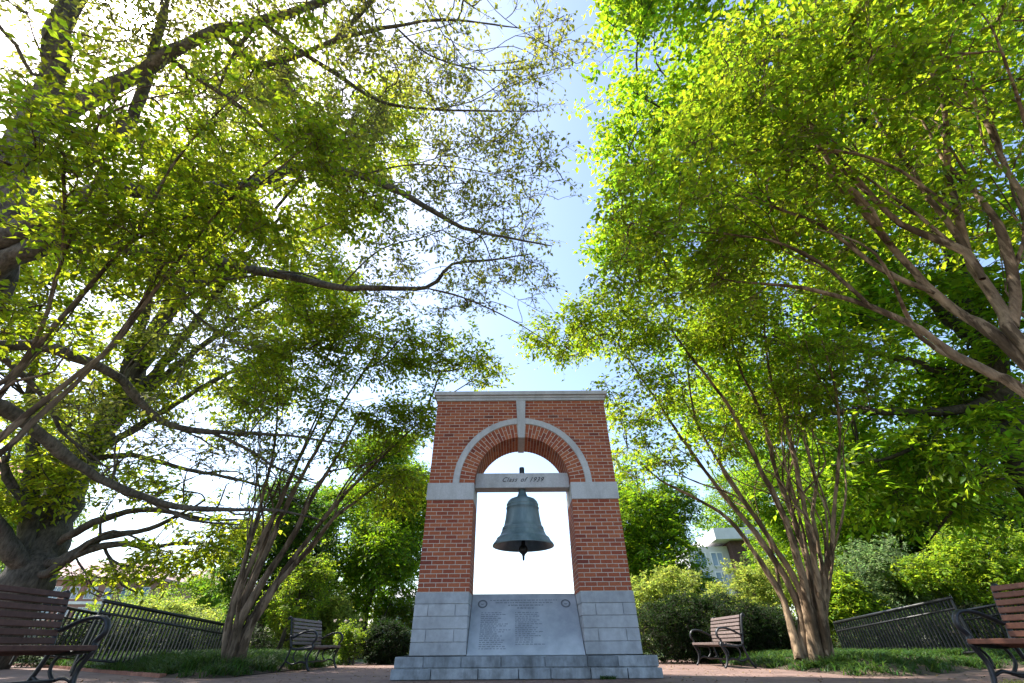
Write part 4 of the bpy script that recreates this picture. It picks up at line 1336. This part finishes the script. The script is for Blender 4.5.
# ------------------------------------------------------------------ buildings far behind
def facade(b, root, x0, x1, y, z0, z1, cols, rows, mx, mz, frame=.08):
    """windows on the face y looking towards -y, each one a part with its pane"""
    w = (x1 - x0) / cols; h = (z1 - z0) / rows
    for i in range(cols):
        for j in range(rows):
            a, c = x0 + w * (i + mx), x0 + w * (i + 1 - mx)
            e, f = z0 + h * (j + mz), z0 + h * (j + 1 - mz)
            m = MB()
            for q in ((a, a + frame, e, f), (c - frame, c, e, f), (a + frame, c - frame, e, e + frame), (a + frame, c - frame, f - frame, f), ((a + c) / 2 - frame / 2, (a + c) / 2 + frame / 2, e + frame, f - frame)):
                m.box(q[0], q[1], y - .06, y + .04, q[2], q[3])
            wn = m.build('window', WHITEP, root)
            p = MB(); p.box(a + frame * .5, c - frame * .5, y - .02, y + .02, e + frame * .5, f - frame * .5)
            p.build('pane', PANE, wn)


def hip_roof(w, d, z, h, over=.6):
    b = MB()
    x0, x1, y0, y1 = -w / 2 - over, w / 2 + over, -over, d + over
    k = min(w, d) / 2
    v = [(x0, y0, z), (x1, y0, z), (x1, y1, z), (x0, y1, z), (x0 + k, d / 2, z + h), (x1 - k, d / 2, z + h)]
    v += [(x, y, z - .35) for x, y, _ in v[:4]]
    b.add(v, [(0, 1, 5, 4), (1, 2, 5), (2, 3, 4, 5), (3, 0, 4), (6, 7, 1, 0), (7, 8, 2, 1), (8, 9, 3, 2), (9, 6, 0, 3), (9, 8, 7, 6)])
    return b


def building(name, label, x, y, rz, w, d, z, roofh, wallm, roofm, cols, rows, z0=.6, mx=.22, mz=.2, band=None):
    r = thing(name, label, 'building', (x, y, 0), rz)
    b = MB(); b.box(-w / 2, w / 2, 0, d, -.5, z); b.build('wall', wallm, r)
    hip_roof(w, d, z + .36, roofh).build('roof', roofm, r)
    facade(None, r, -w / 2 + .5, w / 2 - .5, 0, z0, z - .3, cols, rows, mx, mz)
    if band:
        for zz in band:
            m = MB(); m.box(-w / 2 - .05, w / 2 + .05, -.1, .0, zz, zz + .35); m.build('stone_band', WHITEP, r)
    return r


x_, y_ = ground_xy(44, 70)
building('brick_building', 'distant brick building with mauve roof and rows of white framed windows beyond the oak', x_ - 6, y_, R(8), 34, 16, 8.6, 3.2, FARBRICK, MAUVEROOF, 14, 3, band=[5.6])
x_, y_ = ground_xy(158, 95)
building('brick_building', 'farther mauve roofed building peeking over the yellow bushes at left', x_, y_, R(0), 16, 14, 9.5, 4.2, FARBRICK, MAUVEROOF, 7, 3)
# tall red roofed building behind the oak trunk
(xe, ye), ze = rail_pt(58, 488, 52)
(xf, yf), zf = rail_pt(22, 512, 46)
RB = R(47)
r_ = thing('red_roof_building', 'pale building with red tiled roofs glimpsed through the fork of the oak trunk', 'building', (xe, ye, 0), RB)
b = MB(); b.box(-22, 0, 0, 12, -.5, ze); b.build('wall', GREYP, r_)
o = hip_roof(22, 12, ze + .36, 3.2, .4).build('roof', REDROOF, r_); o.location = (-11, 0, 0)
facade(None, r_, -21.5, -.5, 0, 1.0, ze - .4, 9, 3, .25, .2)
dx, dy = xf - xe, yf - ye
lx, ly = dx * math.cos(RB) + dy * math.sin(RB), -dx * math.sin(RB) + dy * math.cos(RB)
b = MB(); b.box(lx - 22, lx, ly, -.08, -.5, zf); b.build('wall', GREYP, r_)
o = hip_roof(22, max(2, -ly - .6), zf + .36, 2.0, .4).build('roof', REDROOF, r_); o.location = (lx - 11, ly, 0)
# grey glazed building right
x_, y_ = ground_xy(718, 46, 565)
r_ = thing('glazed_building', 'pale grey building with tall blue windows seen between the green trees right of the arch', 'building', (x_, y_, 0), R(-6))
b = MB(); b.box(-2.6, 1.3, 0, 9, -.5, 8.3); b.build('wall', GREYP, r_)
facade(None, r_, -2.3, .9, 0, 1.2, 8.0, 2, 4, .12, .12, .10)
b = MB(); b.box(1.32, 3.6, -1.2, 9, -.5, 8.55); b.build('brick_tower', DARKBRICK, r_)
b = MB(); b.box(-.2, 4.1, -2.0, 9.3, 8.6, 9.6); b.build('roof_canopy', GREYP, r_)
# faint pale building left of the arch
x_, y_ = ground_xy(397, 90)
building('pale_building', 'faint pale building far away in the narrow gap left of the arch', x_, y_, 0, 9, 9, 7.2, 2.0, GREYP, GREYP, 4, 3)

# ------------------------------------------------------------------ ground cover, lawn, litter (stuff)
def scatter_blades(name, poly, n, hgt, wid, mat, seed, lean=.7, margin=.05, patch=None):
    global rng
    rng = np.random.default_rng(seed)
    xs = [p[0] for p in poly]; ys = [p[1] for p in poly]
    X = rng.uniform(min(xs), max(xs), n * 4); Y = rng.uniform(min(ys), max(ys), n * 4)
    k = inside(poly, X, Y) & (edge_dist(poly, X, Y) > margin)
    pn = fourier_noise(np.stack([X, Y, X * 0], -1), .5, seed)
    k &= pn > (patch if patch is not None else -9)
    X, Y, pn = X[k][:n], Y[k][:n], pn[k][:n]
    return X, Y, pn


def cover(name, poly, n, hgt, wid, mat, seed, bedded=True, lean=.7, patch=None, ymax=99, clumps=0):
    X, Y, pn = scatter_blades(name, poly, n, hgt, wid, mat, seed, lean, patch=patch)
    if clumps:
        cx, cy_ = X[:clumps], Y[:clumps]
        ci = rng.integers(0, len(cx), n)
        ch = rng.uniform(.55, 1.35, len(cx))
        X = cx[ci] + rng.normal(0, .075, n); Y = cy_[ci] + rng.normal(0, .075, n); hm = ch[ci]
        k = inside(poly, X, Y); X, Y, hm = X[k], Y[k], hm[k]
    else:
        hm = 1 + .3 * np.clip(pn, -1, 1)
    k = Y < ymax
    X, Y, hm = X[k], Y[k], hm[k]
    z = bed_height(poly, X, Y) if bedded else np.zeros(len(X)) - .005
    V, F = blades(len(X), (X, Y), z, hgt * hm, wid, lean)
    o = link_mesh(name, np_mesh(name, V, F, 4), mat)
    o['kind'] = 'stuff'
    return o


tag(cover('ground_cover', BED_L, 34000, .24, .017, BLADE, 61, lean=1.3, ymax=15, clumps=900), 'tufted green ground cover in the bed left of the arch', 'ground cover')
tag(cover('ground_cover', BED_R, 30000, .17, .02, BLADE, 62, lean=1.5, ymax=15, clumps=900), 'tufted green ground cover in the bed right of the arch', 'ground cover')
LAWN_R = [(5.25, 2.5), (9.5, 2.5), (10.5, 7.0), (7.2, 7.2), (5.4, 6.2)]
LAWN_L = [(-4.85, 2.5), (-9.5, 2.5), (-10.5, 6.6), (-7.2, 6.4), (-5.0, 5.6)]
for nm, pl in (('lawn_strip', LAWN_R), ('lawn_strip', LAWN_L)):
    sheet(nm, pl, .004, LAWN)
tag(cover('grass', LAWN_R, 16000, .065, .008, BLADE_Y, 63, bedded=False), 'thin sunlit grass under the sunlit bench', 'grass')
tag(cover('grass', LAWN_L, 12000, .06, .008, BLADE_Y, 64, bedded=False, patch=-.2), 'thin grass under the shaded bench', 'grass')
rng = np.random.default_rng(77)
m_ = 2200
X, Y = rng.uniform(-7, 7, m_), 2.5 + 12 * rng.uniform(0, 1, m_)
d_ = unit(np.stack([rng.normal(0, 1, m_), rng.normal(0, 1, m_), rng.normal(0, .15, m_)], -1))
o = link_mesh('leaf_litter', leaf_mesh('leaf_litter', np.stack([X, Y, np.full(m_, .008)], -1), d_, unit(np.array([0, 0, 1.]) + rng.normal(0, .2, (m_, 3))), rng.uniform(.025, .06, m_), rng.uniform(.015, .03, m_)), LITTER)
tag(o, 'dry fallen leaves scattered over the brick plaza', 'litter', kind='stuff')
